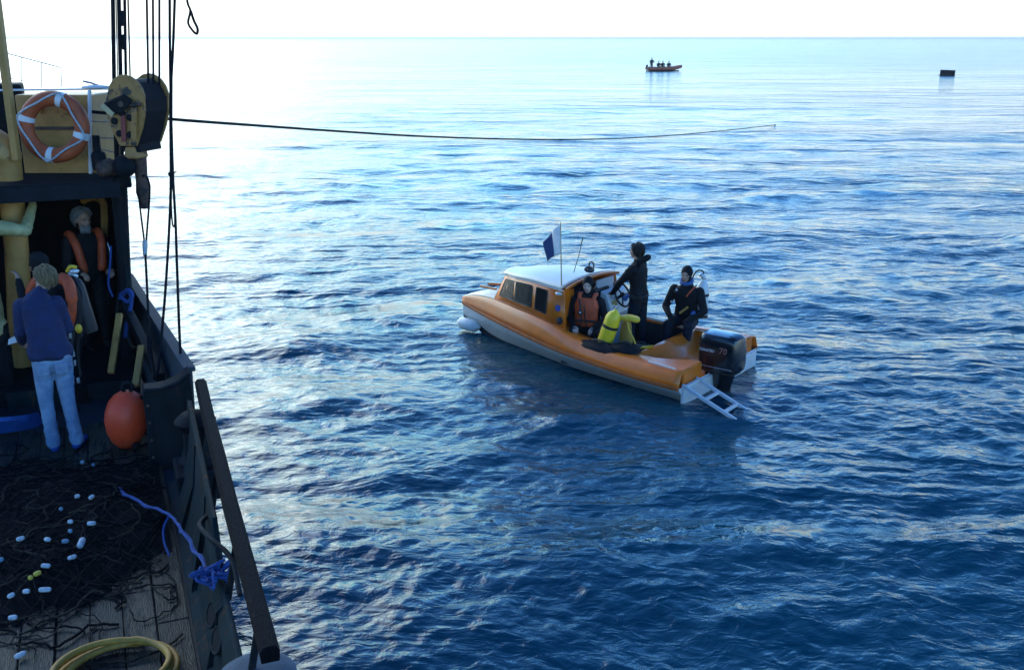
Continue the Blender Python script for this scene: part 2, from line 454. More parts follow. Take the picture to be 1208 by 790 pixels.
# bent iron hand hold in the gap
w = side_w(6.2); MB().tube(spline([(w - .10, 6.75, 1.72), (w - .17, 6.5, 1.78), (w - .13, 6.25, 1.80), (w - .03, 6.0, 1.76), (w - .02, 5.7, 1.66)], 5), .017, 7).build('handhold', M_black, trawler, smooth=60)
# roller fairlead below the far end of the rail
b = MB(); b.lathe([(.03, -.02), (.16, 0), (.17, .03), (.12, .08), (.11, .30), (.17, .36), (.18, .40), (.12, .46), (.03, .48)], (.55, 8.75, 1.30), seg=18)
b.build('roller', M_black, trawler, smooth=40)
MB().box((.55, 8.75, 1.16), (.42, .5, .26)).build('roller_bed', M_black, trawler, bevel=.02)
# bollard with a broad pale cap
p = sat(303, 787, z=1.57)
b = MB(); b.lathe([(.02, 0), (.205, .0), (.218, .015), (.214, .06), (.18, .085), (.11, .098), (.02, .10)], (p.x, p.y, 1.47), seg=28); cap_ = b
bo = MB().lathe([(.17, 0), (.15, .05), (.13, .12), (.13, .47)], (p.x, p.y, 1.04), seg=20).build('bollard', M_black, trawler, smooth=40)
cap_.build('bollard_cap', M_capgrey, bo, smooth=40)

# tall plate at the fore end of the opening, its top edge hollowed
prof = [(.60, 1.0), (.60, 1.5), (.585, 1.93)] + [(x, 1.80 + .11 * ((x - .30) / .27) ** 2 if x > .3 else 1.80 + .03 * (x - .3) ** 2) for x in np.linspace(.555, .17, 9)] + [(.16, 1.77), (.165, 1.35), (.15, 1.0)]
MB().prism([(x, 9.42, z) for x, z in prof], (0, .24, 0)).build('gallows_foot', M_black, trawler, bevel=.012)
for x in (.19, .545):
    MB().box((x, 9.412, 1.42), (.045, .014, .72)).build('flange', M_black, trawler, bevel=.003)
    for z in (1.15, 1.32, 1.49, 1.66): MB().lathe([(.004, 0), (.014, 0), (.014, .010), (.004, .012)], (x, 9.405, z), qz((0, -1, 0)), 7).build('bolt', M_rust, trawler)
MB().tube([(.17, 9.40, 1.81), (.32, 9.40, 1.80), (.46, 9.40, 1.845), (.585, 9.40, 1.93)], .02, 7).build('foot_rim', M_black, trawler, smooth=60)

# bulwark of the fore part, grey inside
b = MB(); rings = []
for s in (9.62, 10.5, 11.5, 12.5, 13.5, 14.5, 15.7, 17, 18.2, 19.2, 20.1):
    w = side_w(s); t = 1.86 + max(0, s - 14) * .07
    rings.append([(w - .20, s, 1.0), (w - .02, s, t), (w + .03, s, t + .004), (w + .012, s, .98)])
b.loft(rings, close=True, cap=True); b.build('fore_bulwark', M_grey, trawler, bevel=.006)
b = MB(); rings = []
for s in (9.62, 11, 12.5, 14, 15.7, 17, 18.2, 19.2, 20.1):
    w = side_w(s); t = 1.87 + max(0, s - 14) * .07
    rings.append([(w - .05, s, t), (w + .06, s, t), (w + .06, s, t + .045), (w - .05, s, t + .045)])
b.loft(rings, close=True, cap=True); b.build('fore_rail', M_grey, trawler, bevel=.006)
b = MB(); rings = []
for s in (2.5, 6, 9.5, 12, 14, 16, 18, 20.1):
    w = -5 - side_w(s); t = 1.84 + max(0, s - 14) * .07
    rings.append([(w + .15, s, 1.0), (w + .06, s, t), (w - .02, s, t), (w - .012, s, .98)])
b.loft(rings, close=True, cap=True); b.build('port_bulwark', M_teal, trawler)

# fore deck, one step up
MB().box((-2.6, 13.35, 1.125), (5.55, 3.6, .29)).build('step', M_black, trawler, bevel=.02)
MB().box((-.55, 11.55, 1.17), (1.25, .13, .2)).build('coaming', M_teal, trawler, bevel=.02)

# shelter: side wall, back wall with a door frame, roof beam, roof
Wst, Sf, Sb = .16, 11.9, 14.4
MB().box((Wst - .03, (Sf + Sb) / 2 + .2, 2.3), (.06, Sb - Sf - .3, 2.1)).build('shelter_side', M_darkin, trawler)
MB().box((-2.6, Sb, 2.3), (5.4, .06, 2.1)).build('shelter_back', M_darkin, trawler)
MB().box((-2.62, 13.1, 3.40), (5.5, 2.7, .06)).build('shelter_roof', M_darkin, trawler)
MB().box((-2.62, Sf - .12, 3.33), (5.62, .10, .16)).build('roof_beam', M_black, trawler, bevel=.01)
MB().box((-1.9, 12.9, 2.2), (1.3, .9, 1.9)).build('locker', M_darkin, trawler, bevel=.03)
# buff door frame with a rounded head
q = [sat(97, 238, d=12.4), sat(108, 233, d=12.4), sat(119, 236, d=12.4), sat(123, 247, d=12.4), sat(123, 300, d=12.4), sat(122, 345, d=12.4)]
b = MB(); path = spline(q, 4)
for a_, c_ in zip(path[:-1], path[1:]): pass
b.tube(path, .045, 6); b.build('door_frame', M_buff, trawler, smooth=50)
# buff locker on the roof, behind the life ring
pA, pB = sat(30, 214, d=11.6), sat(104, 112, d=11.6)
ang = math.atan2(pB.y - pA.y, pB.x - pA.x)
Rk = Matrix.Rotation(ang, 3, 'Z'); cx = (pA + pB) / 2
wd = math.hypot(pB.x - pA.x, pB.y - pA.y); ht = pB.z - pA.z
lk = MB().box(cx + Rk @ Vector((0, .4, 0)), (wd, .8, ht), Rk).build('roof_locker', M_buff, trawler, bevel=.02)
MB().box(cx + Rk @ Vector((0, -.012, ht * .12)), (wd * 1.0, .03, .035), Rk).build('batten', M_rust, lk)
for dx in (-.14, .16):
    MB().box(cx + Rk @ Vector((dx, -.03, ht * .34)), (.05, .05, .10), Rk).build('ring_bracket', M_buff, lk, bevel=.006)
c_ = sat(12, 155, d=11.9)
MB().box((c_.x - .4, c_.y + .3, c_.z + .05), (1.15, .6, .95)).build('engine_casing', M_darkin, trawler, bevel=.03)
# pale awning edge above
MB().tube([sat(-40, 107, d=11.7), sat(60, 106, d=11.7), sat(132, 105, d=11.7)], .012, 6).build('awning_wire', M_white, trawler)
MB().ball(sat(113, 103, d=11.7), (.16, .07, .025), 12, 7, Matrix.Rotation(-.1, 3, 'Z')).build('deck_lamp', M_white, trawler, smooth=180)
MB().tube([sat(98, 96, d=11.7), sat(107, 98, d=11.7), sat(116, 101, d=11.7)], .012, 6).build('lamp_arm', M_steel, trawler)
MB().tube([sat(105.5, 106, d=11.55), sat(106, 150, d=11.55), sat(107, 214, d=11.55)], .02, 8).build('awning_post', M_white, trawler, smooth=60)
for y0, y1 in ((161, 163), (172, 180), (143, 143)):
    MB().tube([sat(106, y0, d=11.55), sat(122, (y0 + y1) / 2 + 1, d=11.55), sat(137, y1, d=11.55)], .006, 5).build('guard_wire', M_steel, trawler)
# thin guard rail on the bow far ahead
g = MB(); g.tube([sat(-30, 53, d=16), sat(8, 63, d=16), sat(72, 80, d=16), sat(73, 103, d=16)], .009, 5)
g.tube([sat(-30, 84, d=16), sat(40, 98, d=16)], .006, 5); g.tube([sat(25, 67, d=16), sat(25, 104, d=16)], .007, 5); g.tube([sat(49, 74, d=16), sat(49, 104, d=16)], .007, 5)
g.build('bow_rail', M_steel, trawler)
# white tube lamp under the beam
MB().tube([sat(31, 221, d=11.3), sat(72, 222, d=11.3)], .028, 8).build('tube_lamp', M_white, trawler, smooth=60)
# buff ventilator with a swollen head, and a buff strut
v = [sat(-14, 166, d=11.0), sat(2, 178, d=11.0), sat(11, 205, d=11.0), sat(15, 245, d=11.0), sat(20, 300, d=11.0), sat(22, 345, d=11.0), sat(25, 430, d=11.0)]
MB().tube(spline(v, 6), [.17] * 8 + [.175, .16, .145, .14, .135, .13] + [.125] * 23, 16).build('ventilator', M_buff, trawler, smooth=60)
p_ = spline(v, 6)[14]
MB().lathe([(.10, -.03), (.155, -.02), (.155, .02), (.10, .03)], p_, qz(Vector(v[3]) - Vector(v[2])), 16).build('ventilator_collar', M_buff, trawler, smooth=40)
MB().bar(sat(-6, -10, d=10.9), sat(20, 190, d=10.9), .10, .07).build('strut', M_buff, trawler, bevel=.012)

# gallows post, its stays and fittings
foot = sat(150, 430, d=11.55)
b = MB(); b.tube([foot - Vector((0, 0, .3)), sat(145, 300, d=11.5), sat(141, 190, d=11.45)], [.085, .08, .075], 12)
b.build('gallows_post', M_black, trawler, smooth=60)
pt = MB().tube([sat(138, 200, d=11.45), sat(134.5, 90, d=11.4), sat(132.5, -40, d=11.35)], [.024, .022, .022], 10).build('post_top', M_black, trawler, smooth=60)
for x0, x1, r_, dd in ((140.3, 144.5, .022, 11.4), (147.5, 149.5, .016, 11.5), (151, 156, .009, 11.45), (136.8, 141, .006, 11.3)):
    MB().tube([sat(x0 - 1, -40, d=dd), sat((x0 + x1) / 2, 90, d=dd), sat(x1, 200, d=dd)], r_, 7).build('stay', M_rope, trawler, smooth=60)
for px, py, r_ in ((144, 22, .03), (146, 50, .025)):
    MB().box(sat(px, py, d=11.42), (.05, .06, .16)).build('turnbuckle', M_black, trawler, bevel=.01)
MB().ball(sat(147, 196, d=11.2), .125, 16, 10).build('floodlight', M_black, trawler, smooth=180)
MB().lathe([(.05, -.12), (.09, -.08), (.10, .05), (.06, .1)], sat(127, 198, d=11.3), qz((1, .2, .2)), 12).build('pulley', M_rust, trawler, smooth=50)
MB().box(sat(117, 190, d=11.4), (.16, .16, .22)).build('winch_head', M_black, trawler, bevel=.05)
MB().tube([sat(113, 160, d=11.4), sat(114, 172, d=11.4), sat(117, 190, d=11.4)], .04, 8).build('winch_handle', M_black, trawler)
MB().box(sat(136, 215, d=11.42), (.34, .14, .12)).build('post_bracket', M_black, trawler, bevel=.02)
MB().bar(sat(148, 362, d=11.2), sat(190, 447, d=9.75), .09, .12).build('brace', M_black, trawler, bevel=.01)
MB().bar(sat(141, 370, d=10.8), sat(131, 440, d=10.3), .07, .05).build('brace', M_buff, trawler, bevel=.01)
MB().bar(sat(167, 408, d=10.2), sat(160, 455, d=9.8), .07, .05).build('brace', M_buff, trawler, bevel=.01)
MB().tube(spline([sat(150, 318, d=11.3), sat(152, 360, d=11.2), sat(149, 385, d=11.1), sat(155, 408, d=10.8), sat(166, 411, d=10.5)], 5), .018, 6).build('pipe', M_teal, trawler, smooth=60)
# hatch beside the shelter, dark gear chest
MB().box((-2.0, 11.2, 1.28), (1.3, .7, .46)).build('gear_chest', M_black, trawler, bevel=.03)

# ------------------------------------------------------------------ things on and above the fishing boat
# life ring
M_ring = mat('faded_ring_orange', (0.42, 0.085, 0.025), .6, .25, 8, .03, 60)
c_ = sat(64, 150, d=11.28)
ring = thing('life_ring', 'faded orange life ring with white bands tied on the buff locker of the fishing boat', 'life ring', ship(*c_), SHIP_RZ + ang)
Rm, rm = .305, .082
tilt = Matrix.Rotation(math.radians(90 - 6), 3, 'X')
def rpt(a, rr=Rm, off=0): return tilt @ Vector((rr * math.cos(a), rr * math.sin(a), off))
MB().tube([rpt(a) for a in np.linspace(0, 2 * math.pi, 41)[:-1]], rm, 14, closed=True).build('ring_body', M_ring, ring, smooth=180)
for a0 in (1.25, 2.85, -1.75, -.30):
    MB().tube([rpt(a0 + t) for t in np.linspace(-.105, .105, 7)], rm + .004, 14).build('band', M_white, ring, smooth=60)
g = []
for a0, a1 in ((1.25, 2.85), (2.85, 4.53), (4.53, 5.98), (5.98, 7.53)):
    for t in np.linspace(0, 1, 9)[:-1]:
        g.append(rpt(a0 + (a1 - a0) * t, Rm + .075 - .10 * math.sin(math.pi * t), .085 + .02 * math.sin(math.pi * t)))
MB().tube(g, .011, 6, closed=True).build('grab_line', mat('grab_line', (.42, .48, .52), .8, .2, 30), ring, smooth=60)

# big block
M_blockbuff = mat('chipped_buff_paint', (0.40, 0.20, 0.05), .5, .25, 6, .04, 60, wear=((.03, .026, .024), 6.5, .50))
M_blockdark = mat('greasy_block_steel', (0.012, 0.012, 0.015), .75, .4, 8, .06, 60, spec=.15)
M_redstripe = mat('red_paint', (0.22, 0.035, 0.03), .5, .3, 9)
c_ = at(163, 137, d=11.35)
block = thing('pulley_block', 'large rusty buff and black pulley block hanging from wire falls beside the gallows post', 'pulley block', c_, math.radians(-14))
block.scale = (1.14, .9, 1.12)
# local: x along the cheek, y the pin axis (away from us), z up
chk = [(-.19, .16), (-.20, .05), (-.16, -.12), (-.09, -.27), (.09, -.27), (.17, -.10), (.22, .06), (.22, .15)] + [(.03 + .2 * math.cos(a), .17 + .23 * math.sin(a)) for a in np.linspace(.15, 2.95, 9)]
for y_, m_ in ((-.27, M_blockbuff), (.235, M_blockbuff)):
    MB().prism([(x, y_, z) for x, z in chk], (0, .035, 0)).build('cheek', m_, block, bevel=.008)
b = MB()
for y_ in (-.13, .0, .13):
    b.lathe([(.06, -.055), (.13, -.052), (.14, -.04), (.10, -.012), (.10, .012), (.14, .04), (.13, .052), (.06, .055)], (.02, y_, .12), qz((0, 1, 0)), 26)
b.build('sheave', M_blockdark, block, smooth=35)
arch = [(.03 + r_ * math.cos(a), .15 + (r_ + .03) * math.sin(a)) for r_, an in ((.175, np.linspace(-.1, 3.2, 13)), (.145, np.linspace(3.2, -.1, 13))) for a in an]
MB().prism([(x, -.225, z) for x, z in arch], (0, .45, 0)).build('top_guard', M_blockdark, block, bevel=.006)
# casing that closes the block between the cheeks
cs = [(-.175, .10), (-.15, -.12), (-.10, -.25), (-.11, -.33), (.11, -.33), (.10, -.25), (.16, -.10), (.21, .05), (.22, .18), (.17, .20), (.10, -.02), (-.10, -.02)]
MB().prism([(x, -.225, z) for x, z in cs], (0, .45, 0)).build('casing', M_blockdark, block, bevel=.01)
MB().prism([(-.205, -.30, .13), (.04, -.34, .21), (.13, -.34, .15), (.02, -.32, .06), (-.10, -.31, .02)], (.0, .03, .015)).build('guard_plate', M_blockdark, block, bevel=.006)
MB().bar((-.20, -.325, .115), (-.09, -.33, .025), .02, .05).build('guard_edge', mat('worn_pale_paint', (.55, .45, .24), .5, .2, 9), block, bevel=.004)
MB().box((-.015, -.292, -.10), (.05, .01, .25), Matrix.Rotation(.08, 3, 'Y')).build('stripe', M_redstripe, block)
MB().bar((.13, -.285, .10), (.075, -.285, -.26), .05, .055).build('rib', M_blockbuff, block, bevel=.008)
for x, z in ((-.11, -.03), (.06, .0), (-.07, -.15), (.045, -.16), (-.02, .04)):
    MB().lathe([(.012, -.012), (.034, -.008), (.034, .008), (.015, .02)], (x, -.285, z), qz((0, -1, 0)), 8).build('bolt', M_blockdark, block, smooth=40)
MB().tube([(0, -.33, .13), (.03, .36, .12)], .03, 10).build('pin', M_rust, block, smooth=60)
MB().tube([(.10, -.31, .12), (.2, -.30, .13)], .02, 8).build('lug', M_rust, block, smooth=60)
MB().box((.0, -.12, -.33), (.15, .26, .13), taper=.8).build('swivel', M_blockbuff, block, bevel=.02)
hk = MB(); hk.tube([(0, -.06, -.34), (0, -.06, -.48), (.0, -.06, -.62), (.0, -.06, -.74), (.0, -.06, -.90)], [.075, .068, .06, .072, .035], 12)
hk.build('shank', M_rust, block, smooth=60)
inv = Matrix.Rotation(math.radians(14), 3, 'Z')
def bl(p): q_ = inv @ (p - c_); return Vector((q_.x / 1.14, q_.y / .9, q_.z / 1.12))
for x0, x1 in ((172, 175), (180, 181), (188, 188)):
    MB().tube([bl(at(x0, -60, d=11.3)), bl(at(x1, 100, d=11.35))], .0115, 6).build('fall_wire', M_rope, block, smooth=60)
# wire strop under the block
st = thing('wire_strop', 'wire strop hanging in a loop from the big block down to the bulwark', 'wire strop', at(171, 240, d=11.3), 0)
o_ = at(171, 240, d=11.3)
def rel(o, l): return [Vector(p) - o for p in l]
b = MB(); b.tube(spline(rel(o_, [at(171, 291, d=11.1), at(163.5, 228, d=11.25), at(166, 213, d=11.3), at(170, 207, d=11.22), at(175, 213, d=11.2), at(176.5, 230, d=11.2), at(172, 291, d=11.1)]), 6), .011, 6)
b.build('loop', M_rope, st, smooth=60)
MB().tube(rel(o_, [at(171, 283, d=11.1), at(171, 288, d=11.1), at(171.2, 302, d=11.05)]), [.02, .03, .022], 8).build('splice', M_steel, st, smooth=60)
MB().tube(spline(rel(o_, [at(171.5, 300, d=11.05), at(174, 350, d=10.6), at(176, 398, d=10.2)]), 5), .013, 6).build('leg_wire', M_rope, st, smooth=60)
MB().tube(rel(o_, [at(176, 396, d=10.2), at(176.3, 402, d=10.2), at(177, 418, d=10.1), at(182, 446, d=9.62)]), [.02, .03, .028, .016], 8).build('end_splice', M_rope, st, smooth=60)

def rope(name, label, cat, paths, r, m, group=None, strand='strand'):
    o = Vector(paths[0][0]); t = thing(name, label, cat, o, 0, group)
    if len(paths) == 1:
        bpy.data.objects.remove(t)
        q = MB().tube(spline([Vector(p) - o for p in paths[0]], 6), r, 6).build(name, m, None, smooth=60); q.location = o
        return tag(q, label, cat, group)
    for p in paths: MB().tube(spline([Vector(x) - o for x in p], 6), r, 6).build(strand, m, t, smooth=60)
    return t
rope('hanging_rope', 'pair of dark ropes hanging to the right of the big block, knotted together half way', 'rope', [
    [at(207.5, -40, d=10.9), at(204, 60, d=10.9), at(201, 120, d=10.9), at(201.5, 205, d=10.8), at(200, 260, d=10.7), at(196, 330, d=10.3), at(192, 380, d=10.0), at(187, 432, d=9.7), at(183, 446, d=9.63)],
    [at(200, -40, d=10.85), at(200.5, 60, d=10.85), at(201.5, 120, d=10.85), at(204, 205, d=10.75), at(207, 260, d=10.6), at(209, 320, d=10.2), at(212, 400, d=9.7), at(215, 450, d=9.4), at(218, 500, d=9.3)]], .015, M_rope)
rope('hanging_rope', 'thin slack rope end in a narrow loop close beside the pair of knotted ropes', 'rope', [
    [at(203, 60, d=10.8), at(202.5, 205, d=10.8), at(202, 240, d=10.7), at(203.5, 264, d=10.7), at(206, 266, d=10.7), at(206, 250, d=10.7), at(204, 207, d=10.75)]], .009, M_rope)
k_ = MB(); k_.ball((0, 0, 0), (.035, .03, .028), 10, 7); k_.tube([(-.02, 0, 0), (.03, -.01, .012), (.055, 0, .03)], .006, 5)
k_ = k_.build('rope_knot', M_rope, None, smooth=180); k_.location = at(202, 205.5, d=10.76)
tag(k_, 'small whipped knot binding the pair of hanging ropes', 'knot')
rope('rope_loop', 'small loose rope loop dangling at the top edge above the sea', 'rope', [
    [at(218, -30, d=10.9), at(221, 2, d=10.9), at(224.5, 13, d=10.9), at(222, 27, d=10.9), at(227, 36, d=10.9), at(232, 40, d=10.9), at(233, 34, d=10.9), at(228.5, 24, d=10.9), at(225, 13, d=10.9)]], .013, M_rope)
# the long line running out over the sea
pts = [at(108, 132, d=11.6), at(205, 141, d=12.5)]
for px, py, d in ((300, 148, 15.0), (400, 155, 18.2), (500, 161, 22), (604, 164.3, 27), (690, 164.5, 33), (760, 162, 39.5), (820, 157.5, 46), (870, 152.5, 53)): pts.append(at(px, py, d=d))
pts.append(at(915, 147.5, z=.03))
rope('mooring_line', 'long dark line sagging from the fishing boat far out over the open sea', 'rope', [pts], .019, M_rope)

# orange buoy
M_buoy = mat('buoy_orange', (0.92, 0.075, 0.02), .5, .15, 5, .02, 60, wear=((.05, .02, .02), 3.2, .68))
c_ = Vector(ship(-.04, 10.0, 1.05))
buoy = thing('buoy', 'big orange egg shaped buoy standing on the deck against the black bulwark', 'buoy', c_, SHIP_RZ)
buoy.scale = (1.16, 1.16, 1.16)
prof = [(.01, 0), (.06, .012), (.115, .06), (.155, .14), (.175, .235), (.172, .32), (.150, .40), (.11, .46), (.06, .495), (.01, .505)]
rot = Quaternion((0, 1, 0), math.radians(7))
MB().lathe(prof, (0, 0, .0), rot, 28).build('body', M_buoy, buoy, smooth=180)
MB().tube([rot @ Vector((.04 * math.cos(a) , 0, .535 + .045 * math.sin(a))) for a in np.linspace(0, 2 * math.pi, 15)[:-1]], .016, 7, closed=True).build('eye', M_rope, buoy, smooth=60)
MB().lathe([(.005, -.02), (.03, -.02), (.035, .02), (.005, .03)], rot @ Vector((.075, -.10, .06)), qz((.6, -.7, -.3)), 10).build('plug', M_blockdark, buoy, smooth=60)
MB().tube(spline([rot @ Vector(p) for p in ((.10, -.04, .47), (.155, -.05, .42), (.165, -.06, .37), (.15, -.075, .35))], 4), .014, 6).build('lanyard', M_rope, buoy, smooth=60)

# blue rope
M_blue = mat('blue_rope', (0.02, 0.075, 0.30), .8, .35, 40, .1, 200)
def zig(base, amp, n=40):
    pts_ = spline(base, n // (len(base) - 1)); return [p + Vector((math.sin(i * 1.1 + amp * 90) * amp, math.cos(i * .9) * amp, math.sin(i * 1.7) * amp * .6)) for i, p in enumerate(pts_)]
base = [at(138, 576, z=1.17), at(165, 592, z=1.26), at(200, 607, z=1.36), at(212, 622, z=1.42), at(230, 648, z=1.48), at(252, 686, z=1.54)]
br = thing('blue_rope', 'frayed bright blue rope trailing across the net to a tangled bunch on the bulwark', 'rope', base[0], 0)
for a_ in (.004, .009, .013):
    MB().tube([p - base[0] for p in zig(base, a_)], .011, 6).build('strand', M_blue, br, smooth=60)
rr = random.Random(3)
for k in range(9):
    c0 = at(255, 678, z=1.55) - base[0]; p0 = c0 + Vector((rr.uniform(-.1, .1), rr.uniform(-.1, .1), rr.uniform(-.03, .04)))
    MB().tube(spline([p0 + Vector((rr.uniform(-.09, .09), rr.uniform(-.09, .09), rr.uniform(-.05, .05))) for _ in range(7)], 4), .010, 5).build('tangle', M_blue, br, smooth=60)
MB().tube(spline([p - base[0] for p in (at(200, 607, z=1.36), at(193, 622, z=1.28), at(194, 640, z=1.2), at(200, 655, z=1.15))], 5), .010, 5).build('strand', M_blue, br, smooth=60)
rope('blue_lashing', 'blue lashing wound round the post bracket and hanging down the shelter side', 'rope', [
    [at(141, 352, d=11.1), at(150, 342, d=11.0), at(156, 348, d=11.0), at(150, 356, d=11.0), at(142, 348, d=11.05), at(152, 344, d=11.0), at(155, 356, d=11.0), at(150, 380, d=11.0), at(148, 398, d=10.9)]], .022, M_blue)
rope('blue_lashing', 'thin blue cord hanging on the dark shelter side behind the grey haired man', 'rope', [
    [at(131, 290, d=11.45), at(130, 310, d=11.4), at(128, 335, d=11.4), at(133, 350, d=11.35)]], .012, M_blue)

# yellow hose coil
M_hose = mat('yellow_hose', (0.44, 0.22, 0.03), .6, .3, 6, .03, 60, wear=((.10, .07, .03), 9, .62))
c_ = sat(131, 797, z=1.07); pts = []
for i in range(120):
    a = i / 120 * 2 * math.pi * 3.4 + 1.0
    R_ = .385 - .022 * (i / 40) + .02 * math.sin(a * 1.31)
    pts.append(Vector((R_ * math.cos(a) + .012 * (i / 40), R_ * .95 * math.sin(a) - .02 * (i // 36), .024 + .040 * (i / 36) * (.6 + .4 * math.sin(a * .5)) )))
h = MB().tube(pts, .021, 9).build('hose', M_hose, None, smooth=180); h.location = ship(c_.x, c_.y, 1.05); h.rotation_euler[2] = SHIP_RZ
tag(h, 'yellow hose lying in a loose coil on the deck planks', 'hose')

# net with floats
M_net = mat('black_net', (0.011, 0.011, 0.013), .9, .4, 20, .2, 120, spec=.1)
M_netbrown = mat('brown_net', (0.05, 0.042, 0.032), .9, .4, 20, .2, 120, spec=.1)
net = thing('fishing_net', 'black fishing net heaped over the deck planks, strung with small white floats', 'fishing net', ship(-.8, 8.3, 1.05), SHIP_RZ)
def net_h(w, s):
    """height of the heap above the deck, ship coordinates relative to the net's base"""
    e = 1 - ((w + .15) / 1.75) ** 2 - ((s - .1) / 1.55) ** 2
    n_ = .5 + .5 * math.sin(w * 3.1 + 1.2 * math.sin(s * 2.3)) * math.sin(s * 2.7 + math.sin(w * 1.9))
    n2 = math.sin(w * 9 + s * 5) * math.sin(s * 11 - w * 4)
    return .16 * e + .10 * n_ * max(0, min(1, e + .5)) - .055 + .018 * n2
b = MB(); nw, ns = 76, 66; vs = []
for j in range(ns):
    for i in range(nw):
        w = -2.3 + 3.32 * i / (nw - 1); s = -1.7 + 3.5 * j / (ns - 1)
        vs.append((w, s, max(-.03, net_h(w, s) + RNG.normal(0, .006))))
fs = [[j * nw + i, j * nw + i + 1, (j + 1) * nw + i + 1, (j + 1) * nw + i] for j in range(ns - 1) for i in range(nw - 1)
      if max(vs[j * nw + i][2], vs[(j + 1) * nw + i + 1][2]) > -.005]
b.add(vs, fs); b.build('heap', M_net, net, smooth=180, fix=False)
b = MB(); rr = random.Random(5)
for fam in (1, -1):                                             # the knotted mesh itself, draped over the heap
    for k in range(-44, 45):
        pts = []
        for q_ in np.linspace(-1.9, 1.9, 46):
            w = -.6 + k * .052 + q_ * .62 + .035 * math.sin(q_ * 4 + k * .7); s = fam * q_ * .95 + .03 * math.sin(k * 1.3 + q_ * 3)
            if -2.2 < w < 1.0 and -1.66 < s < 1.75 and net_h(w, s) > -.03: pts.append(Vector((w, s, max(.004, net_h(w, s)) + .007 + rr.uniform(0, .006))))
        if len(pts) > 3: b.tube(pts, .0032, 3, cap=False, mi=1 if k % 3 == 0 else 0)
for k in range(330):
    w, s = rr.uniform(-2.1, .95), rr.uniform(-1.65, 1.6); a = rr.uniform(0, 6.3); pts = []
    for q_ in range(rr.randint(10, 26)):
        z = max(.008, net_h(w, s)) + rr.uniform(.002, .02)
        pts.append(Vector((w, s, z))); a += rr.gauss(0, .5); w += .05 * math.cos(a); s += .05 * math.sin(a)
        w = min(1.0, max(-2.2, w))
    b.tube(pts, rr.uniform(.004, .010), 4, cap=False, mi=1 if rr.random() < .25 else 0)
tag(b.build('cords', [M_net, M_netbrown], net, fix=False), None, None, None, 'stuff')
M_float = mat('white_float', (.50, .54, .56), .7, .3, 25, wear=((.16, .16, .15), 30, .6)); M_floatb = mat('blue_float', (.16, .28, .38), .5, .2, 20); M_floaty = mat('yellow_float', (.7, .5, .06), .5, .2, 20)
c0 = Vector((-.8, 8.3, 1.05))
for px, py, L, m_ in ((97, 545, .045, 0), (91, 585, .05, 0), (108, 586, .06, 0), (83, 615, .05, 0), (108, 617, .08, 0), (83, 626, .04, 1), (24, 635, .07, 0), (56, 636, .065, 0),
                      (77, 638, .06, 1), (96, 640, .15, 0), (85, 657, .075, 0), (54, 667, .08, 0), (44, 676, .065, 2), (36, 681, .04, 2), (53, 695, .10, 0), (31, 697, .06, 0),
                      (13, 702, .065, 0), (15, 728, .07, 0), (24, 772, .09, 0), (1, 660, .05, 1), (110, 548, .03, 1), (72, 600, .035, 1)):
    p = sat(px, py, z=1.15) - c0
    for _ in range(4): p = sat(px, py, z=1.05 + max(0, net_h(p.x, p.y)) + .035) - c0
    a = rr.uniform(-.9, .9) if L < .14 else 1.4
    d = Vector((math.cos(a), math.sin(a), rr.uniform(-.1, .15))).normalized(); L *= .85; r_ = .018 if L < .12 else .026
    MB().lathe([(.006, -L / 2), (r_ * .75, -L / 2 + .004), (r_, -L / 2 + .016), (r_, L / 2 - .016), (r_ * .75, L / 2 - .004), (.006, L / 2)], p, qz(d), 10).build('float', (M_float, M_floatb, M_floaty)[m_], net, smooth=60)

# blue tarpaulin strip at the left edge
M_tarp = mat('blue_tarpaulin', (0.012, 0.07, 0.26), .5, .25, 5, .05, 40)
b = MB(); rings = []
pa = [at(-60, 512, z=1.16), at(0, 503, z=1.17), at(30, 498, z=1.17), at(46, 493, z=1.14)]
pb = [at(-60, 494, z=1.30), at(0, 492, z=1.27), at(30, 489, z=1.24), at(43, 486, z=1.20)]
o_ = pa[0].copy()
for p, q in zip(spline(pa, 5), spline(pb, 5)): rings.append([p - o_, (p + q) / 2 - o_ + Vector((0, -.03, .01)), q - o_, q - o_ + Vector((0, .05, -.02)), p - o_ + Vector((0, .07, -.1))])
b.loft(rings, close=True, cap=True)
t = b.build('tarpaulin', M_tarp, None, smooth=50); t.location = o_
tag(t, 'bright blue folded tarpaulin on the dark deck beside the man in jeans', 'tarpaulin')
# ------------------------------------------------------------------ the small orange boat
M_or = mat('orange_gelcoat', (0.76, 0.17, 0.010), .32, .15, 3, .0, 40, coat=.12, wear=((.42, .085, .008), 4, .66))
M_ord = mat('orange_rubbing_strip', (0.40, 0.10, 0.018), .5, .25, 6, .02, 60)
M_wh = mat('white_gelcoat', (0.66, 0.67, 0.66), .3, .06, 3, coat=.3, wear=((.5, .51, .49), 5, .62))
M_cream = mat('cream_deck_paint', (0.86, 0.75, 0.58), .35, .05, 5, .02, 90)
M_cock = mat('dark_cockpit_lining', (0.02, 0.025, 0.032), .6, .35, 6, .05, 60)
M_glass = mat('dark_window_glass', (0.006, 0.009, 0.012), .2, .2, 2, spec=.16)
M_rub = mat('black_rubber', (0.012, 0.013, 0.016), .55, .3, 12, .03, 80)
M_cowl = mat('black_engine_paint', (0.008, 0.009, 0.012), .22, .2, 4, coat=.4)
M_alu = mat('white_ladder_paint', (0.6, 0.64, 0.66), .35, .1, 10)

